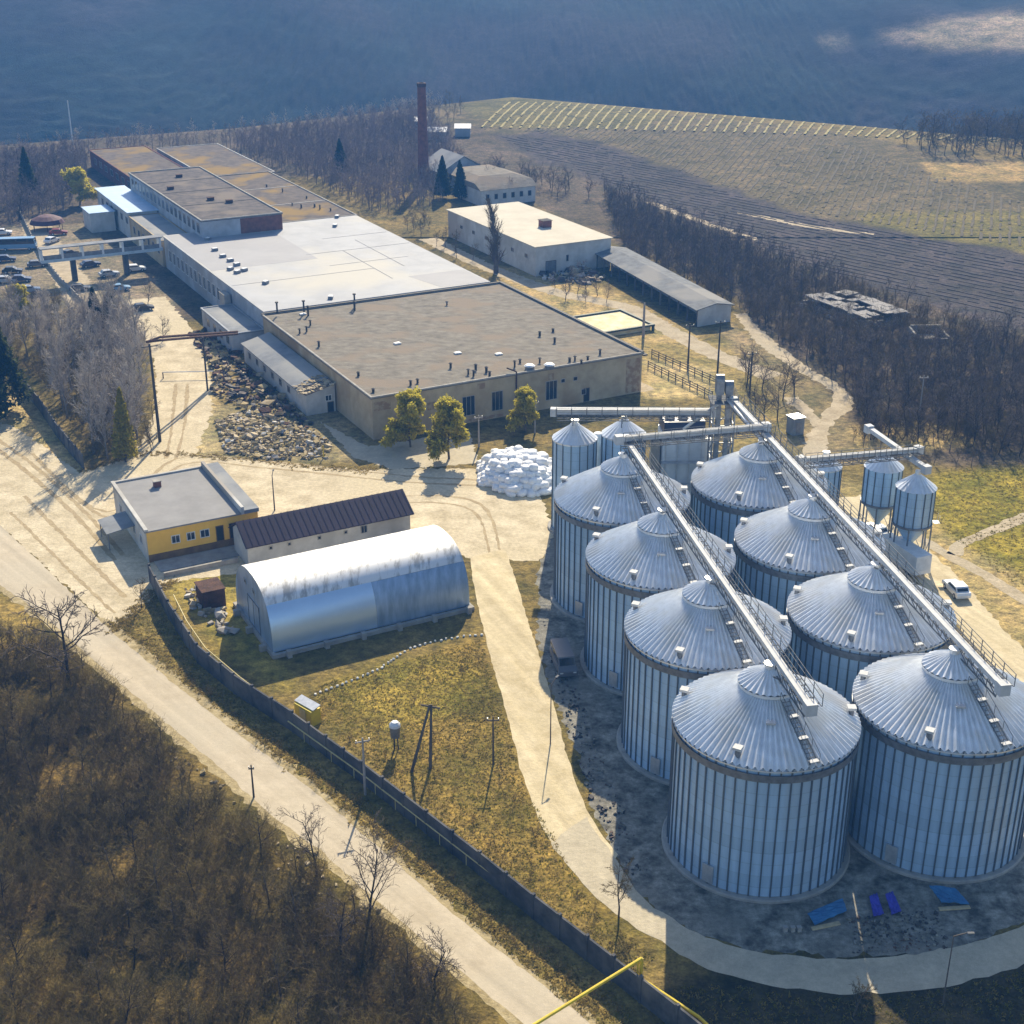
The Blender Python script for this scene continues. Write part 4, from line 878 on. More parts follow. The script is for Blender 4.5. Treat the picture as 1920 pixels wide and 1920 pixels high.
# white heap
HPX = px([(893, 880), (900, 908), (960, 932), (1030, 928), (1050, 900), (1034, 872), (960, 860), (910, 865)])
hc = (sum(p[0] for p in HPX) / 8, sum(p[1] for p in HPX) / 8); sk_ = MB()
for lay in range(5):
    f = 1 - .10 * lay; PP = [(hc[0] + (p[0] - hc[0]) * f, hc[1] + (p[1] - hc[1]) * f) for p in HPX]
    x = min(p[0] for p in PP)
    while x < max(p[0] for p in PP):
        y = min(p[1] for p in PP)
        while y < max(p[1] for p in PP):
            X, Y = x + random.gauss(0, .15), y + random.gauss(0, .15); y += .8
            if not inpoly(np.array([X]), np.array([Y]), PP)[0] or (lay == 4 and random.random() < .45): continue
            sx, sy, sz = random.uniform(.66, .95), random.uniform(.5, .75), random.uniform(.34, .5); mt = Matrix.Translation((X, Y, .3 + lay * .62 + random.gauss(0, .07))) @ Matrix.Rotation(random.uniform(0, 3.14), 4, 'Z') @ Matrix.Rotation(random.gauss(0, .2), 4, 'X')
            rings = [sk_.pts([mt @ Vector((sx * c_ * math.copysign(abs(math.cos(t)) ** .6, math.cos(t)), sy * c_ * math.copysign(abs(math.sin(t)) ** .6, math.sin(t)), sz * z_)) for t in [2 * math.pi * i / 8 for i in range(8)]]) for c_, z_ in ((.45, -1), (.95, -.6), (1, 0), (.92, .65), (.5, 1))]
            for A_, B_ in zip(rings[:-1], rings[1:]):
                for i in range(8): j = (i + 1) % 8; sk_.f.append((A_[i], A_[j], B_[j], B_[i])); sk_.m.append(0)
            sk_.f.append(tuple(rings[-1])); sk_.m.append(0)
        x += .95
tag(sk_.build('sack_heap', 'white_bag', None, (hc[0], hc[1], 0), True), 'tall heap of white sacks beside the slim silos', 'sack heap', None, 'stuff')

# ------------------------------------------------------------------ boundary wall, pipes, poles
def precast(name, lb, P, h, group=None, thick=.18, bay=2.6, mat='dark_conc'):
    root = thing(name, lb, 'wall', (P[0][0], P[0][1], 0), group)
    w = MB()
    for a, b in zip(P[:-1], P[1:]):
        a, b = Vector((a[0], a[1], 0)), Vector((b[0], b[1], 0)); k = max(1, int((b - a).length / bay))
        for i in range(k):
            p, q = a.lerp(b, i / k), a.lerp(b, (i + 1) / k); dh = random.uniform(-.06, .06); tl = random.uniform(-.04, .04)
            n = (q - p).normalized(); s_ = Vector((-n.y, n.x, 0))
            w.obox(p + n * .13 - s_ * thick / 2 - Vector((0, 0, .1)), (q - p) - n * .26, s_ * thick, Vector((s_.x * tl, s_.y * tl, h + .1 + dh)))
            ps = MB(); ps.box((p.x, p.y, (h + .1) / 2), (.24, .28, h + .25), math.atan2(n.y, n.x)); ps.build('post', mat, root)
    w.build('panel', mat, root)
    return root
WP = px([(283, 1092), (318, 1160), (372, 1243), (440, 1300), (550, 1372), (680, 1468), (800, 1562), (900, 1640), (1000, 1722), (1100, 1800), (1200, 1878), (1340, 1990)])
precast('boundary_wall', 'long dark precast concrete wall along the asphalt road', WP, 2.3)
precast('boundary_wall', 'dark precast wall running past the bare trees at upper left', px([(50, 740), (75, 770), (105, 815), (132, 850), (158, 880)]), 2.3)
precast('boundary_wall', 'low grey wall along the car park lane near the bridge', px([(35, 395), (75, 480), (115, 530), (160, 575)]), 1.0, mat='concrete')
for q0, q1, lb in (((1215, 690), (1335, 748), 'pale rail fence at the right corner of the brown hall, nearer line'), ((1222, 668), (1345, 722), 'pale rail fence right of the brown hall, farther line')):
    A_, B_ = Vector((*gp(*q0), 0)), Vector((*gp(*q1), 0)); rf = thing('rail_fence', lb, 'fence', tuple(A_)); k = 9
    m_ = MB()
    for zz in (.4, .8, 1.2): m_.beam(A_ + Vector((0, 0, zz)), B_ + Vector((0, 0, zz)), .06, .12)
    m_.build('rail', 'timber', rf)
    for i in range(k + 1): c_ = A_.lerp(B_, i / k); m_ = MB(); m_.beam(c_, c_ + Vector((0, 0, 1.35)), .16, .16); m_.build('post', 'timber', rf)
def gaspipe(name, lb, P, r, mat, posts=4.0, pr=.05):
    root = thing(name, lb, 'gas pipe', (P[0][0], P[0][1], 0))
    m_ = MB(); m_.path([Vector(p) for p in P], r * 1.3, 8); m_.build('pipe', mat, root)
    for a, b in zip(P[:-1], P[1:]):
        a, b = Vector(a), Vector(b)
        k = int((b - a).length / posts)
        for i in range(k):
            c = a.lerp(b, (i + .5) / k); q = MB(); q.tube((c.x, c.y, 0), (c.x, c.y, c.z), pr, 6); q.build('post', mat, root)
    return root
def pz(x, y, z): X, Y = gp(x, y, z); return (X, Y, z)
gaspipe('gas_pipe', 'thin faded yellow pipe on posts along the road side of the wall', [pz(540, 1352, 1.1), pz(600, 1395, 1.1), pz(685, 1456, 1.1), pz(800, 1545, 1.1), pz(900, 1622, 1.1), pz(1000, 1698, 1.1), pz(1080, 1758, 1.1), pz(1165, 1815, 1.1)], .055, 'straw_pipe', 3.0)
gaspipe('gas_pipe', 'thin yellow pipe inside the wall between gatehouse and shelter', [pz(325, 1115, .9), pz(350, 1165, .9), pz(385, 1215, .9), pz(450, 1270, .9), pz(545, 1340, .9)], .05, 'straw_pipe', 3.0)
X0 = pz(1203, 1797, 3.2)
gp1 = gaspipe('gas_pipe', 'bright yellow gas pipe bridging the road at the bottom of the picture', [pz(980, 1935, 3.2), (X0[0], X0[1], 3.2), (X0[0], X0[1], 1.3), pz(1310, 1907, 1.1), pz(1400, 1990, 1.1)], .10, 'yellow', 50)
q = MB(); q.tube((X0[0] - .25, X0[1], 0), (X0[0] - .25, X0[1], 3.15), .07, 8); q.tube(pz(1088, 1868, 0), (*pz(1088, 1868, 3.2)[:2], 3.2), .02, 6) if False else None; q.build('post', 'yellow', gp1)
gs = thing('gas_shelter', 'small yellow gas cabinet with a grey sloping roof behind the wall', 'gas cabinet', (*gp(575, 1345), 0))
X, Y = gp(578, 1350); ar = R_(-43)
q = MB(); q.box((X, Y, .85), (2.6, 1.2, 1.7), ar); q.build('cabinet', 'yellow', gs)
q = MB(); q.box((X, Y + .15, 1.9), (2.9, 1.0, .08), ar, 0, R_(14)); q.build('roof', 'galv', gs)
q = MB(); q.box((X - .45, Y - .52, .9), (.9, .03, 1.3), ar); q.build('door', 'straw_pipe', gs)

def pole(name, lb, x, y, h, r=.12, mat='pole_conc', arm=0, lamp=0, group=None, cat='pole', yaw=0):
    X, Y = gp(x, y) if isinstance(x, (int, float)) else x
    root = thing(name, lb, cat, (X, Y, 0), group)
    q = MB(); q.tube((X, Y, -.2), (X, Y, h), r * 1.25, 10, r2=r * .75); q.build('shaft', mat, root)
    c, s_ = math.cos(yaw), math.sin(yaw)
    if arm:
        q = MB(); q.beam((X - arm * c, Y - arm * s_, h - .4), (X + arm * c, Y + arm * s_, h - .4), .1, .12); q.build('crossarm', mat, root)
        for e in (-.85, .85):
            i = MB(); i.tube((X + e * arm * c, Y + e * arm * s_, h - .34), (X + e * arm * c, Y + e * arm * s_, h - .14), .045, 8); i.build('insulator', 'galv', root)
    if lamp:
        q = MB(); q.tube((X, Y, h), (X + .9 * c, Y + .9 * s_, h + .3), .05, 6); q.build('bracket', mat, root)
        q = MB(); q.box((X + 1.2 * c, Y + 1.2 * s_, h + .3), (.5, .2, .1), yaw); q.build('lamp_head', 'rail', root)
    return root
PL = [('power_pole', 'pale concrete pole at the wall beside the asphalt road', 685, 1490, 6.1, .11, 'pole_conc', .7, 0, R_(20)),
      ('marker_post', 'short dark post at the roadside by the thicket', 476, 1495, 3.5, .08, 'dark_pole', .25, 0, 0),
      ('lamp_post', 'thin lamp post at the bend of the sandy track', 1032, 1395, 6.6, .055, 'timber', 0, 1, R_(60)),
      ('lamp_post', 'slim lamp post between gatehouse and maroon shed', 515, 957, 5.0, .08, 'dark_pole', 0, 1, R_(90)),
      ('lamp_post', 'slim lamp post beyond the curved concrete road, bottom right', 1768, 1880, 6.2, .05, 'timber', 0, 1, R_(0)),
      ('power_pole', 'lone dark pole in the dry grass between tower and A-frame', 925, 1432, 5.2, .09, 'timber', .6, 0, 0),
      ('power_pole', 'weathered pole at the front wall of the brown hall, left of pair', 898, 838, 5.0, .13, 'pole_conc', .7, 0, TH),
      ('power_pole', 'weathered pole at the front wall of the brown hall near the yellow tree', 1003, 812, 5.2, .12, 'pole_conc', .7, 0, TH),
      ('utility_pole', 'tall dark utility pole carrying a pipe bridge at the bare grove', 300, 828, 15.2, .2, 'dark_pole', 1.2, 0, TH),
      ('utility_pole', 'dark tall pole right of the basin, first of the row', 1290, 682, 7.2, .15, 'dark_pole', .8, 0, .3),
      ('utility_pole', 'dark tall pole right of the basin, directly behind the elevator tower', 1345, 702, 9.5, .15, 'dark_pole', .9, 0, .3),
      ('utility_pole', 'dark pole in the weeds right of the elevator tower', 1405, 742, 7.5, .15, 'dark_pole', .8, 0, .3),
      ('utility_pole', 'thick grey pole with a white lamp at the basin corner', 1206, 632, 6.5, .24, 'pole_conc', 0, 1, R_(180)),
      ('utility_pole', 'pale leaning pole at the edge of the right hand wood', 1722, 790, 7.5, .10, 'pole_conc', .7, 0, 0),
      ('utility_pole', 'far pale mast in front of the blue hillside, left', 137, 272, 14, .2, 'white_metal', 0, 0, 0),
      ('marker_post', 'short yellow marker post at the edge of the rubble', 607, 858, 1.9, .09, 'yellow', 0, 0, 0)]
for n, lb, x, y, h, r, mt, arm, lm, yw in PL: pole(n, lb, x, y, h, r, mt, arm, lm, None, 'street lamp' if 'lamp' in n else 'pole', yw)
# A-frame pole
af = thing('a_frame_pole', 'A shaped double power pole standing in the dry grass', 'pole', (*gp(790, 1440), 0))
xt = Vector((*gp(803, 1440), 0)); top = Vector((-7.6, 111.6, 5.9))
b0 = Vector((*gp(772, 1447), 0)); b1 = Vector((*gp(807, 1441), 0))
for bb in (b0, b1): q = MB(); q.tube(bb, top + (bb - b0.lerp(b1, .5)) * .08, .16, 10, r2=.11); q.build('leg', 'timber', af)
q = MB(); q.beam(top + Vector((-.9, .3, -.2)), top + Vector((.9, -.3, -.2)), .12, .14); q.build('crossarm', 'timber', af)
# elevated drum
X, Y = gp(742, 1405); dt = thing('water_drum', 'small grey drum tank with white dome on a dark stand in the grass', 'tank', (X, Y, 0))
q = MB(); q.lathe((X, Y, 0), [(.05, 1.3), (.45, 1.45), (.5, 2.6)], 20); q.build('drum', 'galv_dark', dt)
q = MB(); q.lathe((X, Y, 0), [(.56, 2.6), (.52, 2.85), (.3, 3.1), (.05, 3.15)], 20, closed=True); q.build('dome', 'white_metal', dt)
q = MB()
for k in range(3): a = k * 2.1; q.tube((X + .25 * math.cos(a), Y + .25 * math.sin(a), 0), (X + .2 * math.cos(a), Y + .2 * math.sin(a), 1.42), .06, 6)
q.build('stand', 'dark_pole', dt)
# pipe bridge by the grove
pb = thing('pipe_bridge', 'rusty pipe bridge from the tall dark pole to the lean-to', 'pipe bridge', (*gp(300, 828), 0))
P0 = Vector((-52.6, 196.0, 12.9)); P1 = W(-4.8, 46, 4.6); PM = Vector((*gp(300, 828), 12.4))
def at_z(x, y, z): X, Y = gp(x, y, z); return Vector((X, Y, z))
for k, dz in enumerate((0, .7)):
    q = MB(); q.path([at_z(275, 641, 12.6 + dz * .2), at_z(300, 638 - 6 * k, 12.6), at_z(370, 632 - 5 * k, 9.5), at_z(445, 626 - 4 * k, 5.2)], .2, 8); q.build('pipe', 'rust', pb)
q = MB(); qq = at_z(380, 632, 9.2); q.beam((qq.x, qq.y, 0), tuple(qq), .25, .25); q.build('support', 'dark_pole', pb)
# white gate bar
gb = thing('gate_bar', 'thin white barrier bar across the dirt lane by the grove', 'barrier', (*gp(300, 712), 0))
a, b_ = at_z(305, 698, 1.1), at_z(400, 696, 1.1); q = MB(); q.tube(a, b_, .09, 8); q.build('bar', 'white_metal', gb)
for e in (a, b_): q = MB(); q.tube((e.x, e.y, 0), e, .1, 8); q.build('post', 'dark_pole', gb)

# dotted line of white stones
SL = smooth_line([(592, 1302), (660, 1277), (715, 1252), (760, 1222), (805, 1206), (860, 1195), (905, 1192)], 8)
sm = None
G = [Vector(gp(*p)) for p in SL]; acc = 0.0
for A_, B_ in zip(G[:-1], G[1:]):
    dd = (B_ - A_).length
    while acc < dd:
        c_ = A_.lerp(B_, acc / dd); acc += random.uniform(.5, .75)
        if sm is None:
            q = MB(); q.lathe((0, 0, 0), [(.2, -.05), (.26, .1), (.2, .26), (.08, .31)], 7, closed=True); o = q.build('border_stone', 'stone_white'); sm = o
        else:
            o = sm.copy(); COL.objects.link(o)
        o.location = (c_.x + random.gauss(0, .06), c_.y + random.gauss(0, .06), 0); o.rotation_euler = (0, 0, random.uniform(0, 6)); o.scale = (random.uniform(.55, .8), random.uniform(.45, .7), random.uniform(.5, .75))
        tag(o, 'whitewashed border stone in the dotted line across the grass', 'stone', 'white border stones across the grass')
    acc -= dd

# rubble and scrap
def debris(name, lb, cat, poly, n, smin, smax, mat, hmax, seed):
    r = random.Random(seed); P = px(poly); xs_ = [p[0] for p in P]; ys_ = [p[1] for p in P]; mb = MB(); k = 0
    c = (sum(xs_) / len(xs_), sum(ys_) / len(ys_))
    while k < n:
        X, Y = r.uniform(min(xs_), max(xs_)), r.uniform(min(ys_), max(ys_))
        if not inpoly(np.array([X]), np.array([Y]), P)[0]: continue
        k += 1
        s_ = r.uniform(smin, smax) * (1 if r.random() < .85 else 1.8)
        dist = math.hypot(X - c[0], Y - c[1]) / (max(max(xs_) - min(xs_), max(ys_) - min(ys_)) / 2)
        z = max(0, hmax * (1 - dist) * r.uniform(.2, 1.0))
        v0 = len(mb.v); mb.box((X, Y, z + s_ * .2), (s_, s_ * r.uniform(.4, 1), s_ * r.uniform(.25, .7)), r.uniform(0, 3.1), r.randrange(len(mat)), r.uniform(-.6, .6))
        for i in range(v0, len(mb.v)):
            q = mb.v[i]; mb.v[i] = (q[0] + r.gauss(0, s_ * .1), q[1] + r.gauss(0, s_ * .1), q[2] + r.gauss(0, s_ * .08))
    o = mb.build(name, mat, None, (c[0], c[1], 0)); return tag(o, lb, cat, None, 'stuff')
debris('rubble_pile', 'wide pale pile of stone rubble in front of the lean-to', 'rubble', [(405, 790), (470, 765), (560, 800), (620, 830), (615, 862), (500, 862), (420, 850)], 1050, .12, .6, ['stone', 'verge', 'stone', 'verge', 'verge', 'white_wall'], .7, 3)
debris('scrap_heap', 'dark scrap strewn along the shaded foot of the lean-to', 'scrap', [(352, 622), (430, 610), (450, 680), (560, 770), (600, 815), (540, 800), (450, 765), (400, 745), (395, 690)], 560, .15, .9, ['junk', 'rust', 'rust', 'junk', 'verge', 'stone'], .8, 4)
debris('scrap_heap', 'scattered pale scrap in front of the cream roofed warehouse', 'scrap', [(1010, 505), (1080, 498), (1140, 520), (1110, 535), (1020, 525)], 220, .3, 1.0, ['junk', 'white_wall', 'stone'], .8, 5)
debris('litter', 'scattered stones and litter on the dark gravel below the silos', 'litter', [(1590, 1725), (1760, 1700), (1780, 1780), (1600, 1790)], 300, .06, .22, ['gravel', 'junk'], .06, 6)
debris('litter', 'loose stones strewn along the gravel left of the silos', 'litter', [(1015, 1150), (1080, 1280), (1150, 1480), (1230, 1640), (1180, 1650), (1100, 1480), (1050, 1320)], 240, .06, .26, ['gravel', 'junk', 'junk'], .08, 8)
debris('litter', 'pale litter and stones in the grass left of the hangar', 'litter', [(345, 1105), (400, 1090), (440, 1190), (400, 1180), (360, 1140)], 90, .2, .7, ['stone', 'white_wall'], .15, 9)
debris('litter', 'scattered roadside stones between thicket and asphalt', 'litter', [(230, 1290), (300, 1350), (480, 1510), (600, 1600), (720, 1710), (660, 1740), (520, 1640), (380, 1500), (250, 1380)], 60, .1, .3, ['stone', 'verge'], .05, 12)

# tarps and boards by the front silos
def sheet_obj(name, lb, cat, P, z, mat, group=None, th=.06):
    Q = [Vector((*gp(x, y, zz), zz)) for (x, y), zz in zip(P, z)]
    n = 7; mb = MB(); g = []
    for i in range(n + 1):
        for j in range(n + 1):
            u, v = i / n, j / n; p = Q[0].lerp(Q[1], u).lerp(Q[3].lerp(Q[2], u), v); g.append(p + Vector((0, 0, random.uniform(-.07, .07))))
    a = mb.pts(g); b = mb.pts([p - Vector((0, 0, th)) for p in g]); K = n + 1
    for i in range(n):
        for j in range(n):
            q = (i * K + j, (i + 1) * K + j, (i + 1) * K + j + 1, i * K + j + 1); mb.f.append(tuple(a[k] for k in q)); mb.m.append(0); mb.f.append(tuple(b[k] for k in reversed(q))); mb.m.append(0)
    for i in range(n):
        for q in ((i * K, (i + 1) * K), (i * K + n, (i + 1) * K + n), (i, i + 1), (n * K + i, n * K + i + 1)): mb.f.append((a[q[0]], a[q[1]], b[q[1]], b[q[0]])); mb.m.append(0)
    return tag(mb.build(name, mat, None, Q[0]), lb, cat, group)
sheet_obj('blue_tarp', 'bright blue tarpaulin at the foot of the nearest silo', 'tarp', [(1514, 1712), (1580, 1684), (1588, 1706), (1528, 1733)], (.5, .9, .5, .35), 'tarp_blue')
sheet_obj('blue_tarp', 'pointed blue tarpaulin below the front right silo', 'tarp', [(1742, 1660), (1790, 1664), (1818, 1694), (1765, 1690)], (.9, .8, .4, .5), 'tarp_blue')
sheet_obj('violet_tarp', 'violet blue sheet on the gravel, left of two', 'tarp', [(1630, 1680), (1644, 1674), (1658, 1712), (1638, 1718)], (.5, .5, .25, .25), 'tarp_violet')
sheet_obj('violet_tarp', 'violet blue sheet on the gravel, right of two', 'tarp', [(1660, 1676), (1674, 1671), (1690, 1708), (1672, 1714)], (.5, .5, .25, .25), 'tarp_violet')
def plank(lb, p, q, w, h=.12, mat='pale_timber'):
    X, Y = gp(*p); a = Vector((X, Y, h / 2 + .02)); X, Y = gp(*q); b = Vector((X, Y, h / 2 + .02)); m_ = MB(); m_.beam(a, b, w, h); tag(m_.build('timber_board', mat, None, a), lb, 'board')
plank('pale timber board lying below the bright blue tarp', (1522, 1743), (1574, 1732), .35)
plank('pale timber board lying below the pointed blue tarp', (1760, 1706), (1818, 1702), .35)
for k, x in enumerate((1472, 1486, 1498)): 
    X, Y = gp(x, 1746); m_ = MB(); m_.box((X, Y, .2), (.3, .3, .4), .2); m_.box((X, Y, .43), (.36, .36, .05), .2); tag(m_.build('concrete_block', 'concrete', None, (X, Y, 0)), 'small concrete block in a row beside the timber board', 'block', 'concrete blocks beside the board')

# ------------------------------------------------------------------ vehicles
def vehicle(lb, cat, x, y, yaw, paint, kind='car', group=None):
    X, Y = gp(x, y); root = thing({'car': 'parked_car', 'van': 'parked_van', 'bus': 'parked_bus', 'truck': 'parked_truck'}[kind], lb, cat, (X, Y, 0), group)
    T = Matrix.Translation((X, Y, 0)) @ Matrix.Rotation(yaw, 4, 'Z')
    if kind == 'car':
        prof = [(-2.1, .35), (2.1, .35), (2.15, .75), (1.2, .92), (-2.0, .98), (-2.15, .7)]; cab = [(-1.75, .96), (.95, .93), (.25, 1.45), (-1.25, 1.47)]; wd = 1.7; ax = (-1.3, 1.3)
    elif kind == 'van':
        prof = [(-2.5, .4), (2.5, .4), (2.55, .95), (2.1, 1.25), (-2.5, 1.3)]; cab = [(-2.48, 1.302), (2.05, 1.252), (1.45, 2.15), (-2.42, 2.25)]; wd = 1.95; ax = (-1.55, 1.6)
    elif kind == 'bus':
        prof = [(-4.2, .45), (4.2, .45), (4.25, 1.4), (-4.2, 1.4)]; cab = [(-4.18, 1.403), (4.2, 1.403), (4.0, 2.8), (-4.1, 2.8)]; wd = 2.3; ax = (-2.6, 2.7)
    else:
        prof = [(-4.0, .6), (4.0, .6), (4.05, 1.1), (-4.0, 1.1)]; cab = [(2.0, 1.103), (4.0, 1.103), (3.8, 2.6), (2.0, 2.6)]; wd = 2.3; ax = (-2.6, 2.9)
    def E(pf, w, mb, m=0): mb.ext([T @ Vector((a, -w / 2, z)) for a, z in pf], T.to_3x3() @ Vector((0, w, 0)), m)
    b = MB(); E(prof, wd, b); E(cab, wd - .16, b); b.build('body', paint, root)
    if kind == 'truck':
        b = MB(); b.hexa([T @ Vector(p) for p in ((-4, -1.1, 1.103), (1.9, -1.1, 1.103), (1.9, 1.1, 1.103), (-4, 1.1, 1.103), (-4, -1.1, 3.0), (1.9, -1.1, 3.0), (1.9, 1.1, 3.0), (-4, 1.1, 3.0))]); b.build('cargo_box', 'white_metal', root)
    # glazing strips proud of the cabin
    z0 = cab[0][1] + .08; z1 = cab[2][1] - .12; g = MB()
    def lerpx(p, q, z): t = (z - p[1]) / (q[1] - p[1]); return p[0] + (q[0] - p[0]) * t
    xl0, xl1 = lerpx(cab[0], cab[3], z0), lerpx(cab[0], cab[3], z1); xr0, xr1 = lerpx(cab[1], cab[2], z0), lerpx(cab[1], cab[2], z1)
    for s_ in (-1, 1):
        yy = s_ * (wd - .16) / 2
        P = [T @ Vector(p) for p in ((xl0 + .15, yy, z0), (xr0 - .15, yy, z0), (xr1 - .15, yy, z1), (xl1 + .15, yy, z1))]; g.ext(P, T.to_3x3() @ Vector((0, s_ * .012, 0)))
    hw = (wd - .4) / 2
    for (xa, xb, e) in ((xr0, xr1, .012), (xl0, xl1, -.012)):
        g.ext([T @ Vector(p) for p in ((xa, -hw, z0), (xa, hw, z0), (xb, hw, z1), (xb, -hw, z1))], T.to_3x3() @ Vector((e, 0, .004)))
    g.build('window', 'carglass', root)
    for a in ax:
        for s_ in (-1, 1):
            w = MB(); c = Vector((a, s_ * (wd / 2 - .09), .33)); w.tube(T @ (c - Vector((0, .11, 0))), T @ (c + Vector((0, .11, 0))), .33, 14); wo = w.build('wheel', 'tyre', root)
            w = MB(); w.tube(T @ (c + Vector((0, s_ * .11, 0))), T @ (c + Vector((0, s_ * .125, 0))), .19, 10); w.build('rim', 'galv', wo)
    for s_ in (-1, 1):
        h = MB(); c = Vector((prof[2][0] - .015, s_ * (wd / 2 - .28), prof[2][1] - .12)); h.obox(T @ (c - Vector((.06, .16, .07))), T.to_3x3() @ Vector((.09, 0, 0)), T.to_3x3() @ Vector((0, .32, 0)), (0, 0, .14)); h.build('headlight', 'lamp_glass', root)
    return root
VA = TH + math.pi / 2
vehicle('grey van parked on the gravel beside the silos', 'van', 1056, 1252, R_(-80), 'paint_grey', 'van')
vehicle('white car on the dirt track right of the silos, lower one', 'car', 1792, 1112, R_(98), 'paint_white', 'car')
vehicle('white truck parked behind the right silos under the hopper legs', 'truck', 1690, 1060, R_(112), 'paint_white', 'truck')
vehicle('white car beside the hopper silos, furthest up the track', 'car', 1640, 1002, R_(112), 'paint_white', 'car')
CP = 'cars left of the works'
vehicle('pale blue bus parked at the left picture edge', 'bus', 34, 468, R_(8), 'paint_blue', 'bus')
vehicle('dark navy car just below the pale blue bus', 'car', 12, 490, R_(14), 'paint_navy', 'car', CP)
vehicle('black car on the far left car park, second row below the bus', 'car', 24, 512, R_(10), 'paint_black', 'car', CP)
vehicle('black car with pale roof box near the yellow shrub', 'car', 56, 548, R_(25), 'paint_silver', 'car', CP)
vehicle('grey car parked beside the low lane wall', 'car', 150, 545, R_(15), 'paint_grey', 'car', CP)
vehicle('dark car parked below the grey hall wall, beside a bare tree', 'car', 268, 582, R_(25), 'paint_black', 'car', CP)
vehicle('white car in the shade under the grey hall wall', 'car', 255, 508, R_(20), 'paint_white', 'car', CP)
vehicle('silver car standing in the yard under the covered bridge', 'car', 205, 518, R_(30), 'paint_silver', 'car', CP)
vehicle('white car in the yard behind the covered bridge', 'car', 98, 455, R_(70), 'paint_white', 'car', CP)
for x, y, yw, pt_, lb in ((6, 440, 12, 'paint_white', 'white car at the left edge above the pale blue bus'), (70, 500, 20, 'paint_grey', 'grey car on the lane right of the bus'), (12, 530, 8, 'paint_silver', 'silver car at the left edge, row by the yellow shrub'), (40, 528, 12, 'paint_navy', 'navy car in the row above the yellow shrub'), (130, 480, 60, 'paint_black', 'black car under the left end of the covered bridge'), (225, 545, 25, 'paint_blue', 'blue car in the yard beside the dark conifers'), (110, 440, 15, 'paint_red', 'dark red car behind the covered bridge'), (170, 500, 35, 'paint_navy', 'navy car between the piers of the covered bridge')):
    vehicle(lb, 'car', x, y, R_(yw), pt_, 'car', CP)
X, Y = gp(1490, 812); ki = thing('kiosk', 'small grey kiosk with pale roof in the weeds beyond the tower', 'kiosk', (X, Y, 0))
q = MB(); q.box((X, Y, 1.3), (1.9, 1.9, 2.7), .4); q.build('wall', 'roof_slate', ki); q = MB(); q.box((X, Y, 2.72), (2.2, 2.2, .12), .4); q.build('roof', 'galv', ki); q = MB(); q.box((X + .3, Y - .9, 1.1), (.8, .1, 1.9), .4); q.build('door', 'galv_dark', ki)
q = MB(); X, Y = gp(90, 430); q.lathe((X, Y, 0), [(4.2, 1.6), (3.6, 2.6), (2.0, 3.3), (.1, 3.6)], 16, closed=True)
for k in range(6): q.tube((X + 3.6 * math.cos(k), Y + 3.6 * math.sin(k), 0), (X + 3.6 * math.cos(k), Y + 3.6 * math.sin(k), 2.4), .08, 6)
tag(q.build('domed_canopy', mk('dark_red_canvas', (.10, .03, .04), (.07, .02, .03), 1, .8), None, (X, Y, 0)), 'dark red domed canopy beyond the covered bridge', 'canopy')

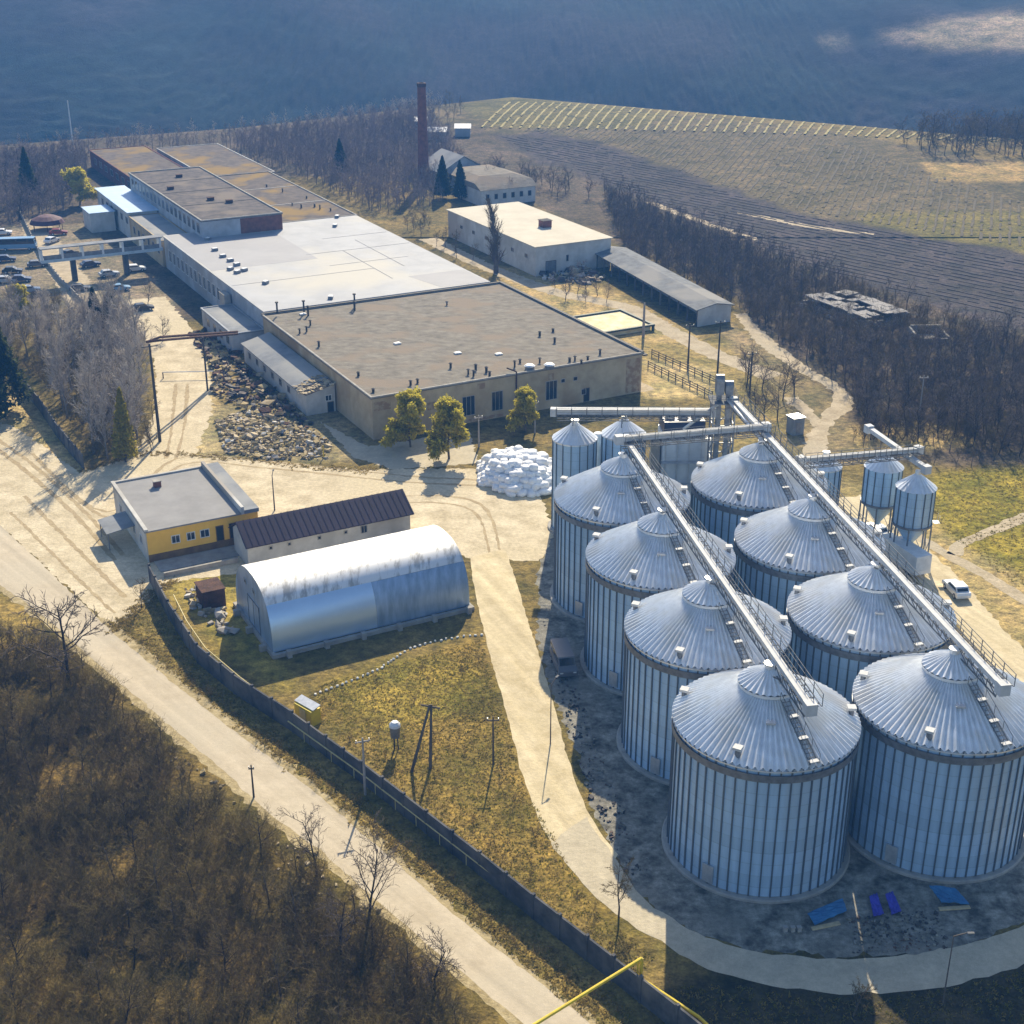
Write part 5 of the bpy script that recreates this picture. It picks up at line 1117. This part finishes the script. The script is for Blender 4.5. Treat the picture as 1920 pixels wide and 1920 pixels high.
# ------------------------------------------------------------------ trees
class TB:
    """grows tapered three-sided limbs; returns trunk and twig triangles"""
    def __init__(s, seed): s.r = random.Random(seed); s.T = ([], []); s.C = ([], [])
    def seg(s, buf, p, q, r0, r1, n=3):
        V, F = buf; d = (q - p)
        if d.length < 1e-5: return
        d = d.normalized(); a = d.orthogonal().normalized(); b = d.cross(a); k = len(V)
        for c, r in ((p, r0), (q, r1)):
            for i in range(n): V.append(c + (a * math.cos(6.2832 * i / n) + b * math.sin(6.2832 * i / n)) * r)
        for i in range(n):
            j = (i + 1) % n; F.append((k + i, k + j, k + n + j)); F.append((k + i, k + n + j, k + n + i))
    def limb(s, p, d, ln, r, lvl, cfg):
        k = cfg['segs'][lvl]; buf = s.T if lvl < 2 else s.C; pts = [p]; dd = d.copy()
        for i in range(k):
            w = cfg['wob'][lvl]; dd = (dd + Vector((s.r.gauss(0, w), s.r.gauss(0, w), s.r.gauss(0, w) + cfg['up'][lvl]))).normalized()
            q = pts[-1] + dd * ln / k; s.seg(buf, pts[-1], q, r * (1 - i / k * .75), r * (1 - (i + 1) / k * .75), 6 if lvl == 0 else (4 if lvl == 1 else 3)); pts.append(q)
        if lvl + 1 >= len(cfg['n']): return
        for c in range(cfg['n'][lvl + 1]):
            f = cfg['f0'][lvl] + (1 - cfg['f0'][lvl]) * (c + s.r.random()) / cfg['n'][lvl + 1]; x = f * k; i = min(k - 1, int(x)); q = pts[i].lerp(pts[i + 1], x - i)
            base = (pts[i + 1] - pts[i]).normalized(); a = s.r.uniform(0, 6.283); o = base.orthogonal().normalized(); o = Matrix.Rotation(a, 3, base) @ o
            ang = cfg['ang'][lvl] * s.r.uniform(.75, 1.25); nd = (base * math.cos(ang) + o * math.sin(ang)).normalized()
            s.limb(q, nd, ln * cfg['len'][lvl] * s.r.uniform(.7, 1.2) * (1 - cfg['tap'] * f), max(cfg['minr'], r * cfg['rad'][lvl] * (1 - .5 * f)), lvl + 1, cfg)
    def leaves(s, n, size, mode='twig', shape=None):
        V, F = s.C; src = list(V)
        for i in range(n):
            c = s.r.choice(src) + Vector((s.r.gauss(0, size), s.r.gauss(0, size), s.r.gauss(0, size))) if mode == 'twig' else shape(s.r)
            z = size * s.r.uniform(.6, 1.4); a = Vector((s.r.gauss(0, 1), s.r.gauss(0, 1), s.r.gauss(0, 1))).normalized() * z; b = a.orthogonal().normalized() * z * .6; k = len(V)
            V += [c - a, c + b, c + a, c - b]; F += [(k, k + 1, k + 2), (k, k + 2, k + 3)]
    def arrays(s): return [(np.array([tuple(v) for v in V], np.float32).reshape(-1, 3), np.array(F, np.int32).reshape(-1, 3)) for V, F in (s.T, s.C)]
SPREAD = dict(segs=[4, 4, 3, 2], wob=[.08, .16, .2, .25], up=[.02, .06, .05, .04], n=[1, 11, 9, 6], f0=[.28, .15, .15], ang=[.85, .8, .7], len=[.55, .5, .5], rad=[.5, .45, .6], tap=.45, minr=.022)
ASH = dict(segs=[5, 4, 3, 2], wob=[.05, .1, .15, .2], up=[.03, .12, .1, .08], n=[1, 14, 9, 6], f0=[.2, .12, .1], ang=[.55, .6, .6], len=[.42, .5, .5], rad=[.42, .5, .6], tap=.5, minr=.024)
ASH2 = dict(segs=[5, 4, 3, 2], wob=[.05, .12, .17, .2], up=[.03, .10, .1, .08], n=[1, 18, 12, 7], f0=[.18, .12, .1], ang=[.62, .6, .6], len=[.46, .5, .5], rad=[.42, .5, .6], tap=.5, minr=.03)
POPLAR = dict(segs=[6, 4, 3], wob=[.02, .06, .1], up=[.03, .2, .15], n=[1, 60, 16], f0=[.08, .1], ang=[.36, .4], len=[.26, .4], rad=[.3, .5], tap=.4, minr=.025)
SHRUB = dict(segs=[1, 4, 3, 2], wob=[.02, .14, .2, .25], up=[0, .08, .06, .04], n=[1, 9, 6, 4], f0=[.05, .2, .2], ang=[.55, .6, .6], len=[5.5, .5, .5], rad=[.8, .5, .6], tap=.0, minr=.02)
LOW = dict(segs=[3, 3, 2, 1], wob=[.1, .2, .25, .3], up=[.02, .05, .04, .03], n=[1, 8, 6, 4], f0=[.2, .15, .2], ang=[.85, .8, .8], len=[.55, .5, .5], rad=[.45, .5, .7], tap=.35, minr=.035)
ROUND = dict(segs=[3, 4, 3, 2], wob=[.1, .18, .22, .25], up=[.02, .05, .04, .03], n=[1, 12, 9, 5], f0=[.15, .12, .15], ang=[.8, .75, .7], len=[.62, .5, .5], rad=[.5, .45, .6], tap=.4, minr=.026)
def grow(seed, h, r, cfg, leaves=0, lsize=.2):
    t = TB(seed); t.limb(Vector((0, 0, -.15)), Vector((0, 0, 1)), h, r, 0, cfg)
    if leaves: t.leaves(leaves, lsize)
    return t.arrays()
def conifer(seed, h, R, n=2600, size=.22):
    t = TB(seed); t.seg(t.T, Vector((0, 0, -.1)), Vector((0, 0, h * .95)), .16, .03, 6)
    def shp(r):
        while True:
            f = r.random() ** .8; tier = .72 + .28 * ((f * 9) % 1); rad = R * (1 - f) ** .8 * tier; a = r.uniform(0, 6.283)
            if math.sin(a * 3 + f * 8 + seed) + r.random() < -.3: continue
            return Vector((math.cos(a), math.sin(a), 0)) * rad * r.uniform(.45, 1) + Vector((0, 0, h * (.08 + .92 * f)))
    t.C[0].append(Vector((0, 0, h * .5))); t.C[1].append((0, 0, 0)); t.leaves(n, size, 'shape', shp)
    return t.arrays()
def translucent(m, f):
    nt = m.node_tree; N = nt.nodes; L = nt.links; b = N['Principled BSDF']; t = N.new('ShaderNodeBsdfTranslucent'); mx = N.new('ShaderNodeMixShader'); mx.inputs[0].default_value = f
    L.new(b.inputs['Base Color'].links[0].from_socket, t.inputs['Color']); L.new(b.outputs[0], mx.inputs[1]); L.new(t.outputs[0], mx.inputs[2]); L.new(mx.outputs[0], N['Material Output'].inputs['Surface'])
for k in ('leaf_yellow', 'leaf_olive', 'leaf_conifer'): translucent(M[k], .5)
MESH = {}
def variant(key, arr, tm, cm):
    MESH.setdefault(key, []).append((raw(key + '_trunk', *arr[0], tm), raw(key + '_crown', *arr[1], cm), arr))
for s_ in range(4): variant('spread', grow(20 + s_, 6.2 + s_ * .5, .14, SPREAD), 'bark_dark', 'twig')
for s_ in range(3): variant('olive', grow(40 + s_, 5.2 + s_ * .5, .12, SPREAD), 'bark', 'twig_olive')
for s_ in range(3): variant('ash', grow(60 + s_, 11.5 + s_, .2, ASH2), 'bark_pale', 'twig_pale')
for s_ in range(3): variant('dark', grow(80 + s_, 6.5 + s_, .15, ROUND), 'bark_dark', 'twig_dark')
variant('poplar', grow(90, 15, .32, POPLAR, 0), 'bark', 'twig')
for s_ in range(2): variant('willow', grow(100 + s_, 6.0 + s_ * .6, .17, ROUND, 13000, .2), 'bark', 'leaf_yellow')
for s_ in range(2): variant('conifer', conifer(110 + s_, 10 + 1.5 * s_, 2.6 + .3 * s_, 4200, .26), 'bark_dark', 'leaf_conifer')
variant('thuja', conifer(115, 10, 2.2, 4200, .22), 'bark_dark', 'leaf_olive')
variant('bigconifer', conifer(117, 15, 4.2, 7000, .32), 'bark_dark', 'leaf_conifer')
lowv = [grow(130 + k, 6.0, .12, LOW) for k in range(4)]
shrubv = [grow(140 + k, .6, .05, SHRUB) for k in range(4)]

def tree(key, name, lb, X, Y, sc=1.0, group=None, cat='tree', z=None, v=None):
    t, c, _ = MESH[key][random.randrange(len(MESH[key])) if v is None else v]
    root = thing(name, lb, cat, (X, Y, float(hf(X, Y)) if z is None else z), group)
    rz = random.uniform(0, 6.28)
    for n, m_ in (('trunk', t), ('crown', c)):
        o = bpy.data.objects.new(n, m_); COL.objects.link(o); o.parent = root
    root.rotation_euler = (random.gauss(0, .03), random.gauss(0, .03), rz); root.scale = (sc * random.uniform(.9, 1.1), sc * random.uniform(.9, 1.1), sc)
    return root
def scatter(poly, n, dmin, seed, terrain=False):
    r = random.Random(seed); P = [gpt(*q) if terrain else gp(*q) for q in poly]; xs_ = [p[0] for p in P]; ys_ = [p[1] for p in P]; out = []; tries = 0
    cell = {}
    while len(out) < n and tries < n * 40:
        tries += 1; X, Y = r.uniform(min(xs_), max(xs_)), r.uniform(min(ys_), max(ys_))
        if not inpoly(np.array([X]), np.array([Y]), P)[0]: continue
        g = (int(X // dmin), int(Y // dmin))
        if any(math.dist((X, Y), q) < dmin for i in (-1, 0, 1) for j in (-1, 0, 1) for q in cell.get((g[0] + i, g[1] + j), ())): continue
        cell.setdefault(g, []).append((X, Y)); out.append((X, Y))
    return out
def mass(name, lb, cat, pts, arrs, smin, smax, mat, z=None):
    VV, FF = [], []; off = 0
    for X, Y in pts:
        t, c = random.choice(arrs); V = np.concatenate([t[0], c[0]]); F = np.concatenate([t[1], c[1] + len(t[0])])
        a = random.uniform(0, 6.28); s_ = random.uniform(smin, smax); ca, sa = math.cos(a), math.sin(a)
        Q = np.stack([(V[:, 0] * ca - V[:, 1] * sa) * s_ + X, (V[:, 0] * sa + V[:, 1] * ca) * s_ + Y, V[:, 2] * s_ + float(hf(X, Y))], 1)
        VV.append(Q); FF.append(F + off); off += len(V)
    o = bpy.data.objects.new(name, raw(name, np.concatenate(VV), np.concatenate(FF), mat)); COL.objects.link(o)
    return tag(o, lb, cat, None, 'stuff')

# thicket below the road
THK = [(-120, 1180), (60, 1190), (170, 1270), (300, 1390), (440, 1530), (560, 1625), (690, 1730), (800, 1830), (900, 1950), (900, 2080), (-120, 2080)]
for i, (X, Y) in enumerate(scatter(THK, 105, 2.4, 1)):
    k = 'spread' if random.random() < .45 else 'olive'
    tree(k, 'bare_tree', {'spread': 'bare brown tree in the thicket below the asphalt road', 'olive': 'bare olive tinged tree in the thicket below the asphalt road'}[k], X, Y, random.uniform(.4, .72), {'spread': 'brown trees of the roadside thicket', 'olive': 'olive trees of the roadside thicket'}[k])
up_ = scatter(THK, 1500, .7, 2); sel = {'twig_olive': [], 'twig': [], 'twig_yellow': []}
for X, Y in up_:
    q = float(snoise(np.array(X), np.array(Y), 7, 21)); q2 = float(snoise(np.array(X), np.array(Y), 3.5, 22))
    if q2 < -.32: continue
    sel['twig_yellow' if q > .34 else ('twig_olive' if q > -.15 else 'twig')].append((X, Y))
for k, lb in (('twig_olive', 'olive brown tangled undergrowth of the thicket below the asphalt road'), ('twig', 'dark brown tangled undergrowth of the thicket below the asphalt road'), ('twig_yellow', 'straw yellow dry clumps in the thicket below the asphalt road')):
    mass('undergrowth', lb, 'undergrowth', sel[k], shrubv, .3, .7, k)
for (x, y, s_, k, lb) in ((130, 1285, 1.5, 'dark', 'dark bare tree standing above the thicket by the road junction'), (595, 1640, .7, 'dark', 'slim bare tree leaning over the road edge, left of two'), (640, 1790, .8, 'dark', 'thin bare tree at the road edge with its top over the asphalt'), (690, 1735, .85, 'dark', 'slim bare tree leaning over the road edge, right of two'), (815, 1860, .75, 'dark', 'small bare tree near the bottom edge by the road'), (1160, 1720, .8, 'olive', 'small bare tree in front of the concrete road at the wall'), (265, 1140, .5, 'spread', 'small bare bush at the corner of the gatehouse wall'), (1600, 1905, .6, 'olive', 'leafless sapling in the bottom right shade')):
    tree(k, 'bare_tree', lb, *gp(x, y), s_)
# grove at the upper left
GR = [(95, 760), (150, 640), (240, 640), (290, 720), (300, 830), (240, 868), (180, 868)]
for X, Y in scatter(GR, 26, 2.6, 3): tree('ash', 'bare_tree', 'pale grey bare tree in the grove by the dirt lane', X, Y, random.uniform(.75, 1.05), 'pale trees of the grove')
for X, Y in scatter([(60, 690), (160, 620), (280, 640), (220, 700)], 16, 3, 4): tree('ash', 'bare_tree', 'pale grey bare tree in the grove by the dirt lane', X, Y, random.uniform(.5, .68), 'pale trees of the grove')
for X, Y in scatter([(150, 800), (290, 790), (300, 850), (200, 868)], 8, 2.5, 5): tree('olive', 'bare_shrub', 'low olive bush at the foot of the grove', X, Y, random.uniform(.5, .75), 'olive bushes of the grove', 'shrub')
for (x, y, s_, k, lb) in ((236, 866, 1.1, 'thuja', 'olive green conifer among the pale grove trees'), (186, 652, 1.1, 'conifer', 'dark conifer behind the grove, left of two'), (210, 660, 1.0, 'conifer', 'dark conifer behind the grove, right of two'), (14, 772, 1.15, 'bigconifer', 'big dark conifer at the left edge above the road'), (-30, 800, 1.1, 'bigconifer', 'dark conifer cut by the left picture edge'), (770, 838, 1.15, 'willow', 'yellow green tree before the brown hall front, left one'), (842, 860, 1.2, 'willow', 'yellow green tree before the brown hall front, tallest'), (986, 808, .9, 'willow', 'yellow tree at the middle of the brown hall front'), (930, 512, 1.0, 'poplar', 'tall narrow poplar in front of the cream roofed warehouse'), (150, 385, 1.3, 'willow', 'yellow tree left of the blue roofed building'), (40, 585, .75, 'willow', 'yellow shrub beside the parked cars'), (272, 640, .55, 'dark', 'bare tree beside the dark car near the entrance annex'), (305, 640, .6, 'dark', 'dark bare tree at the entrance annex'), (277, 575, .6, 'dark', 'thin bare tree in front of the grey hall wall')):
    tree(k, {'thuja': 'conifer_tree', 'conifer': 'conifer_tree', 'bigconifer': 'conifer_tree', 'willow': 'yellow_tree', 'poplar': 'poplar_tree', 'dark': 'bare_tree'}[k], lb, *gp(x, y), s_)
for X, Y in scatter([(0, 330), (150, 300), (165, 360), (120, 420), (20, 430)], 14, 3, 31): tree('dark', 'bare_tree', 'bare tree behind the domed canopy at the left edge', X, Y, random.uniform(.7, 1.1), 'trees behind the domed canopy')
for X, Y in scatter([(-60, 600), (60, 620), (120, 580), (90, 690), (-60, 720)], 12, 2.6, 32): tree('ash', 'bare_tree', 'pale bare tree between the conifers and the car park', X, Y, random.uniform(.6, .85), 'pale trees by the car park')
mass('undergrowth', 'dry brush between the parked cars and the grove', 'undergrowth', scatter([(-60, 560), (100, 560), (210, 640), (290, 840), (180, 865), (70, 700), (-60, 720)], 260, 1.3, 33), shrubv, .4, .8, 'twig')
for o in COL.objects:
    if o.name.startswith('poplar_tree'): o.scale = (1.9, 1.9, 1.0)
# trees beside the halls and along the warehouse
for X, Y in scatter([(760, 430), (830, 470), (920, 520), (905, 500), (840, 450), (790, 410)], 12, 2.0, 6): tree('olive', 'bare_tree', 'small bare tree between grey hall and cream roofed warehouse', X, Y, random.uniform(.5, .8), 'small trees beside the warehouse')
for X, Y in scatter([(1020, 530), (1090, 520), (1140, 570), (1060, 570)], 9, 2.2, 7): tree('dark', 'bare_tree', 'thin bare tree on the dry ground behind the basin', X, Y, random.uniform(.4, .6), 'thin trees behind the basin')
for X, Y in scatter([(1390, 700), (1500, 740), (1510, 800), (1420, 800)], 9, 2.5, 8): tree('dark', 'bare_tree', 'dark slim bare tree in the weeds right of the elevator tower', X, Y, random.uniform(.5, .85), 'slim trees right of the tower')
# wood on the right
RW = [(1130, 365), (1260, 420), (1400, 470), (1560, 530), (1720, 590), (1960, 660), (2100, 800), (1960, 870), (1760, 830), (1620, 830), (1600, 740), (1500, 670), (1400, 590), (1180, 480)]
pt = scatter(RW, 560, 2.6, 9)
pt = [p for p in pt if not (97 < ((p[0] - AX) * CU + (p[1] - AY) * SU) < 118 and 1 < (-(p[0] - AX) * SU + (p[1] - AY) * CU) < 32) and math.dist(p, gp(1740, 640)) > 6]
pt.sort(key=lambda p: p[1])
for X, Y in pt[:60]: tree('dark', 'bare_tree', 'dark bare tree at the near edge of the right hand wood', X, Y, random.uniform(.5, .85), 'near trees of the right hand wood')
mass('bare_wood', 'dark leafless wood filling the slope right of the works', 'wood', pt[60:], lowv, .6, 1.0, 'twig_dark')
mass('undergrowth', 'low grey brown undergrowth of the right hand wood', 'undergrowth', scatter(RW, 900, 1.2, 10), shrubv, .5, .9, 'twig')
for X, Y in scatter([(1570, 830), (1700, 790), (1820, 800), (1900, 870), (1760, 880), (1640, 850)], 40, 2.0, 12): tree('olive', 'bare_shrub', 'low dry bush on the rough ground below the right hand wood', X, Y, random.uniform(.3, .6), 'dry bushes below the wood', 'shrub')
# woods behind the works
BW = [(-250, 350), (-100, 318), (60, 296), (240, 284), (430, 276), (520, 262), (700, 238), (800, 232), (850, 290), (830, 380), (760, 400), (700, 400), (560, 330), (470, 302), (430, 280), (150, 292), (170, 330), (120, 400), (30, 420), (-250, 470)]
bp = scatter(BW, 1500, 2.3, 13)
bp.sort(key=lambda p: p[1])
for X, Y in bp[:22]: tree('dark', 'bare_tree', 'bare tree at the near edge of the wood behind the factory', X, Y, random.uniform(.6, .95), 'near trees of the wood behind the factory')
mass('bare_wood', 'grey leafless wood behind the factory halls and the chimney', 'wood', bp[22:], lowv, .6, 1.1, 'twig_mauve')
mass('bare_wood', 'strip of pale bare trees along the vineyard valley', 'wood', scatter([(100, 285), (430, 262), (700, 226), (800, 208), (830, 226), (520, 255), (240, 280)], 170, 3.5, 14), lowv, .6, 1.1, 'twig_pale')
for X, Y in scatter([(850, 300), (1000, 330), (1120, 370), (1000, 380), (870, 385)], 26, 3, 15): tree('dark', 'bare_tree', 'bare tree around the derelict houses behind the warehouse', X, Y, random.uniform(.55, .85), 'trees around the derelict houses')
for (x, y, s_, lb) in ((55, 372, .9, 'dark conifer in the wood at the left edge'), (830, 372, .75, 'dark evergreen beside the ruined gable wing, left one'), (866, 375, .7, 'dark evergreen beside the ruined gable wing, right one'), (640, 330, .7, 'dark evergreen among the bare trees left of the chimney')):
    tree('bigconifer', 'conifer_tree', lb, *gp(x, y), s_)
# hedges and trees by the vineyard, upper right
for X, Y in scatter([(1680, 268), (1800, 250), (1960, 230), (1990, 290), (1850, 292), (1730, 300)], 40, 3.0, 16, True): tree('dark' if random.random() < .6 else 'olive', 'bare_tree', 'bare tree of the copse beyond the vineyard at the right edge', X, Y, random.uniform(.8, 1.4), 'copse beyond the vineyard')
mass('bare_wood', 'thicket of pale brown bare trees filling the copse at the right edge', 'wood', scatter([(1690, 272), (1800, 258), (1960, 240), (2000, 300), (1850, 305), (1730, 308)], 150, 2.2, 18, True), lowv, .8, 1.5, 'twig')
for X, Y in scatter([(640, 235), (760, 210), (860, 198), (870, 225), (760, 245)], 22, 3, 17, True): tree('olive', 'bare_tree', 'yellowish bare tree at the left end of the vineyard', X, Y, random.uniform(.6, .9), 'trees at the left end of the vineyard')

tuft = []
for k in range(5):
    t_ = TB(200 + k); V_, F_ = t_.C
    for i in range(9):
        a = random.uniform(0, 6.28); r0 = random.uniform(0, .22); h = random.uniform(.05, .15); c_ = Vector((r0 * math.cos(a), r0 * math.sin(a), 0)); l_ = Vector((random.gauss(0, .1), random.gauss(0, .1), h)); sd = Vector((-math.sin(a), math.cos(a), 0)) * .06; k0 = len(V_)
        V_ += [c_ - sd, c_ + sd, c_ + l_]; F_.append((k0, k0 + 1, k0 + 2))
    t_.T[0].extend([Vector((0, 0, 0))] * 3); t_.T[1].append((0, 1, 2)); tuft.append(t_.arrays())
M['grass_dry'] = mk('dry_grass_blades', (.40, .31, .11), (.26, .20, .065), .15, .95); M['grass_green'] = mk('olive_grass_blades', (.27, .24, .055), (.18, .16, .04), .15, .95); translucent(M['grass_dry'], .55); translucent(M['grass_green'], .55)
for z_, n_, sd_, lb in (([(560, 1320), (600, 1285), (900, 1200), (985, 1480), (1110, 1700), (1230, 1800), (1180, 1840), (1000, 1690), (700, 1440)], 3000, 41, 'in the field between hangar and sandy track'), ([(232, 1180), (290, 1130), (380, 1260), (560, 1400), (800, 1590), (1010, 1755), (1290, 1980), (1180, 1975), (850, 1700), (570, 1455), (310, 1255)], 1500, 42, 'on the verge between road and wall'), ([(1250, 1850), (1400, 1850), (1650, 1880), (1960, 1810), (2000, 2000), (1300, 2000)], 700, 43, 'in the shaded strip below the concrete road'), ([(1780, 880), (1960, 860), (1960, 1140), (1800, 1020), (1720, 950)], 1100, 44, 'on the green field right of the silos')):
    pp = scatter(z_, n_, .28, sd_); hsh = n_ // 2
    mass('grass', 'dry grass tufts ' + lb, 'grass', pp[:hsh], tuft, .6, 1.3, 'grass_dry'); mass('grass', 'olive grass tufts ' + lb, 'grass', pp[hsh:], tuft, .6, 1.3, 'grass_green')
mass('grass', 'dry grass fringe along the edges of the yard and the track', 'grass', [p for q in ([(150, 885), (270, 852), (420, 858), (610, 878), (700, 880)], [(212, 1180), (250, 1150), (290, 1112), (318, 1092)], [(225, 1165), (325, 1250), (465, 1360), (585, 1450), (715, 1560), (865, 1690), (975, 1778), (1125, 1898)]) for c in smooth_line(px(q), 26) for p in [(c.x + random.gauss(0, .55), c.y + random.gauss(0, .55)) for _ in range(4)]], tuft, .8, 1.7, 'grass_dry')
mass('weeds', 'bare weeds scattered along the wall and the field edges', 'weeds', scatter([(560, 1330), (900, 1210), (1000, 1500), (1200, 1810), (1000, 1690), (700, 1440)], 40, 2.0, 45) + scatter([(240, 1190), (560, 1420), (1010, 1770), (1200, 1930), (850, 1690), (310, 1250)], 70, 1.2, 46), shrubv, .12, .3, 'twig')

# ------------------------------------------------------------------ vineyards
def vrow(P0, P1, h, w, mb=None, step=1.6):
    mb = mb or MB(); L_ = math.dist(P0, P1); k = max(2, int(L_ / step)); d = ((P1[0] - P0[0]) / L_, (P1[1] - P0[1]) / L_); n = (-d[1], d[0]); prev = None
    for i in range(k + 1):
        X = P0[0] + d[0] * L_ * i / k; Y = P0[1] + d[1] * L_ * i / k; z = float(hf(X, Y)); hh = h * random.uniform(.65, 1.15); ww = w * random.uniform(.7, 1.3); o = random.gauss(0, .08)
        ring = mb.pts([(X + n[0] * (o - ww), Y + n[1] * (o - ww), z - .1), (X + n[0] * (o - ww * .7), Y + n[1] * (o - ww * .7), z + hh * .8), (X + n[0] * o, Y + n[1] * o, z + hh), (X + n[0] * (o + ww * .7), Y + n[1] * (o + ww * .7), z + hh * .8), (X + n[0] * (o + ww), Y + n[1] * (o + ww), z - .1)])
        if prev and random.random() > (.06 if h > .3 else .2):
            for j in range(4): mb.f.append((prev[j], ring[j], ring[j + 1], prev[j + 1])); mb.m.append(0)
        prev = ring
    return mb
# crest field: rows running up to the skyline of the rise
ra, rb = gpt(905, 238), gpt(960, 190)
rd = Vector((rb[0] - ra[0], rb[1] - ra[1])).normalized(); rn = Vector((rd.y, -rd.x))
for i in range(52):
    p = Vector(ra) + rn * (i * 3.3); a = p - rd * (2 + i * .10); b = p + rd * (68 - abs(i - 14) * .55)
    b = Vector((b.x, min(b.y, float(crest(b.x)) + 6)))
    if (b - a).length < 8: continue
    o = vrow(a, b, .4, .5).build('vine_row', 'vine', None, (a.x, a.y, float(hf(a.x, a.y))))
    tag(o, 'pale row of vines on the rounded crest of the vineyard', 'vine row', 'vine rows on the crest')
def vfield(name, lb, poly, ang, gap, h, w, mat):
    P = [gpt(*q) for q in poly]; d = Vector((math.cos(ang), math.sin(ang))); n = Vector((-d.y, d.x)); mb = MB()
    ts = [Vector(p).dot(n) for p in P]; t = min(ts)
    while t < max(ts):
        xs_ = []
        for i in range(len(P)):
            a, b = Vector(P[i]), Vector(P[(i + 1) % len(P)]); fa, fb = a.dot(n) - t, b.dot(n) - t
            if fa * fb < 0: xs_.append(a.lerp(b, fa / (fa - fb)).dot(d))
        xs_.sort()
        for a, b in zip(xs_[::2], xs_[1::2]):
            if b - a > 4: vrow(tuple(d * a + n * t), tuple(d * b + n * t), h, w, mb, 2.4)
        t += gap
    o = mb.build(name, mat); return tag(o, lb, 'vineyard', None, 'stuff')
vfield('vineyard', 'broad dun vineyard between the crest and the dark field', [(960, 245), (1130, 240), (1420, 236), (1560, 262), (1760, 330), (1960, 395), (1960, 470), (1500, 395), (1110, 262)], R_(72), 2.2, .16, .4, 'vine_dark')
vfield('vineyard', 'dark young vineyard rows on ploughed ground above the right wood', [(1140, 340), (1000, 290), (940, 256), (1100, 268), (1480, 402), (1940, 492), (1940, 610), (1560, 515), (1400, 448)], R_(-47), 2.6, .15, .35, mk('dark_vine_canes', (.075, .066, .062), (.05, .045, .043), .4, .95))
# pale strip between the dark field and the wood
lane('field_path', [gp(1020, 300), gp(1060, 312), gp(1130, 345), gp(1200, 372), gp(1300, 410), gp(1420, 450)], 2.2, .02, 'path', .5, True)
lane('field_path', [gp(1330, 385), gp(1420, 405), gp(1520, 425), gp(1640, 440)], 2.0, .02, 'path', .5, True)

# ------------------------------------------------------------------ air, sky, sun, camera
hz = MB(); hz.hexa([(-1100, -90, -37), (1100, -90, -37), (1100, 1780, -37), (-1100, 1780, -37), (-1100, -90, 128), (1100, -90, 128), (1100, 1780, 128), (-1100, 1780, 128)])
hm = bpy.data.materials.new('haze'); hm.use_nodes = True; nt = hm.node_tree; nt.nodes.clear()
out = nt.nodes.new('ShaderNodeOutputMaterial'); pv = nt.nodes.new('ShaderNodeVolumePrincipled')
pv.inputs['Color'].default_value = (.10, .38, 1.0, 1); pv.inputs['Density'].default_value = .00036; pv.inputs['Anisotropy'].default_value = .0
nt.links.new(pv.outputs[0], out.inputs['Volume'])
ho = hz.build('haze', hm); ho['kind'] = 'stuff'; ho['label'] = 'pale blue haze in the air over the valley'; ho['category'] = 'haze'

wd = bpy.data.worlds.new('World'); SC.world = wd; wd.use_nodes = True; nt = wd.node_tree
sk = nt.nodes.new('ShaderNodeTexSky'); sk.sky_type = 'NISHITA'; sk.sun_disc = False; sk.sun_elevation = SUN_EL; sk.sun_rotation = SUN_AZ
bg = nt.nodes['Background']; bg.inputs['Strength'].default_value = .10; nt.links.new(sk.outputs[0], bg.inputs['Color'])
sl = bpy.data.lights.new('sun', 'SUN'); sl.energy = 5.0; sl.angle = R_(.5); sl.color = (1.0, .87, .64)
so = bpy.data.objects.new('sun', sl); COL.objects.link(so)
dv = Vector((math.sin(SUN_AZ) * math.cos(SUN_EL), math.cos(SUN_AZ) * math.cos(SUN_EL), math.sin(SUN_EL)))
so.rotation_euler = dv.to_track_quat('Z', 'Y').to_euler(); so.location = (0, 0, 200)
cd = bpy.data.cameras.new('camera'); cd.sensor_width = 36; cd.lens = 36 * FPX / 1920; cd.clip_end = 5000; cd.clip_start = 1
co = bpy.data.objects.new('camera', cd); COL.objects.link(co); co.location = (0, 0, HC); co.rotation_euler = (math.pi / 2 - PITCH, 0, 0); SC.camera = co
SC.view_settings.view_transform = 'Standard'; SC.view_settings.look = 'None'; SC.view_settings.exposure = .76; SC.view_settings.gamma = 1
SC.cycles.max_bounces = 6; SC.cycles.volume_bounces = 1
SC.render.film_transparent = False
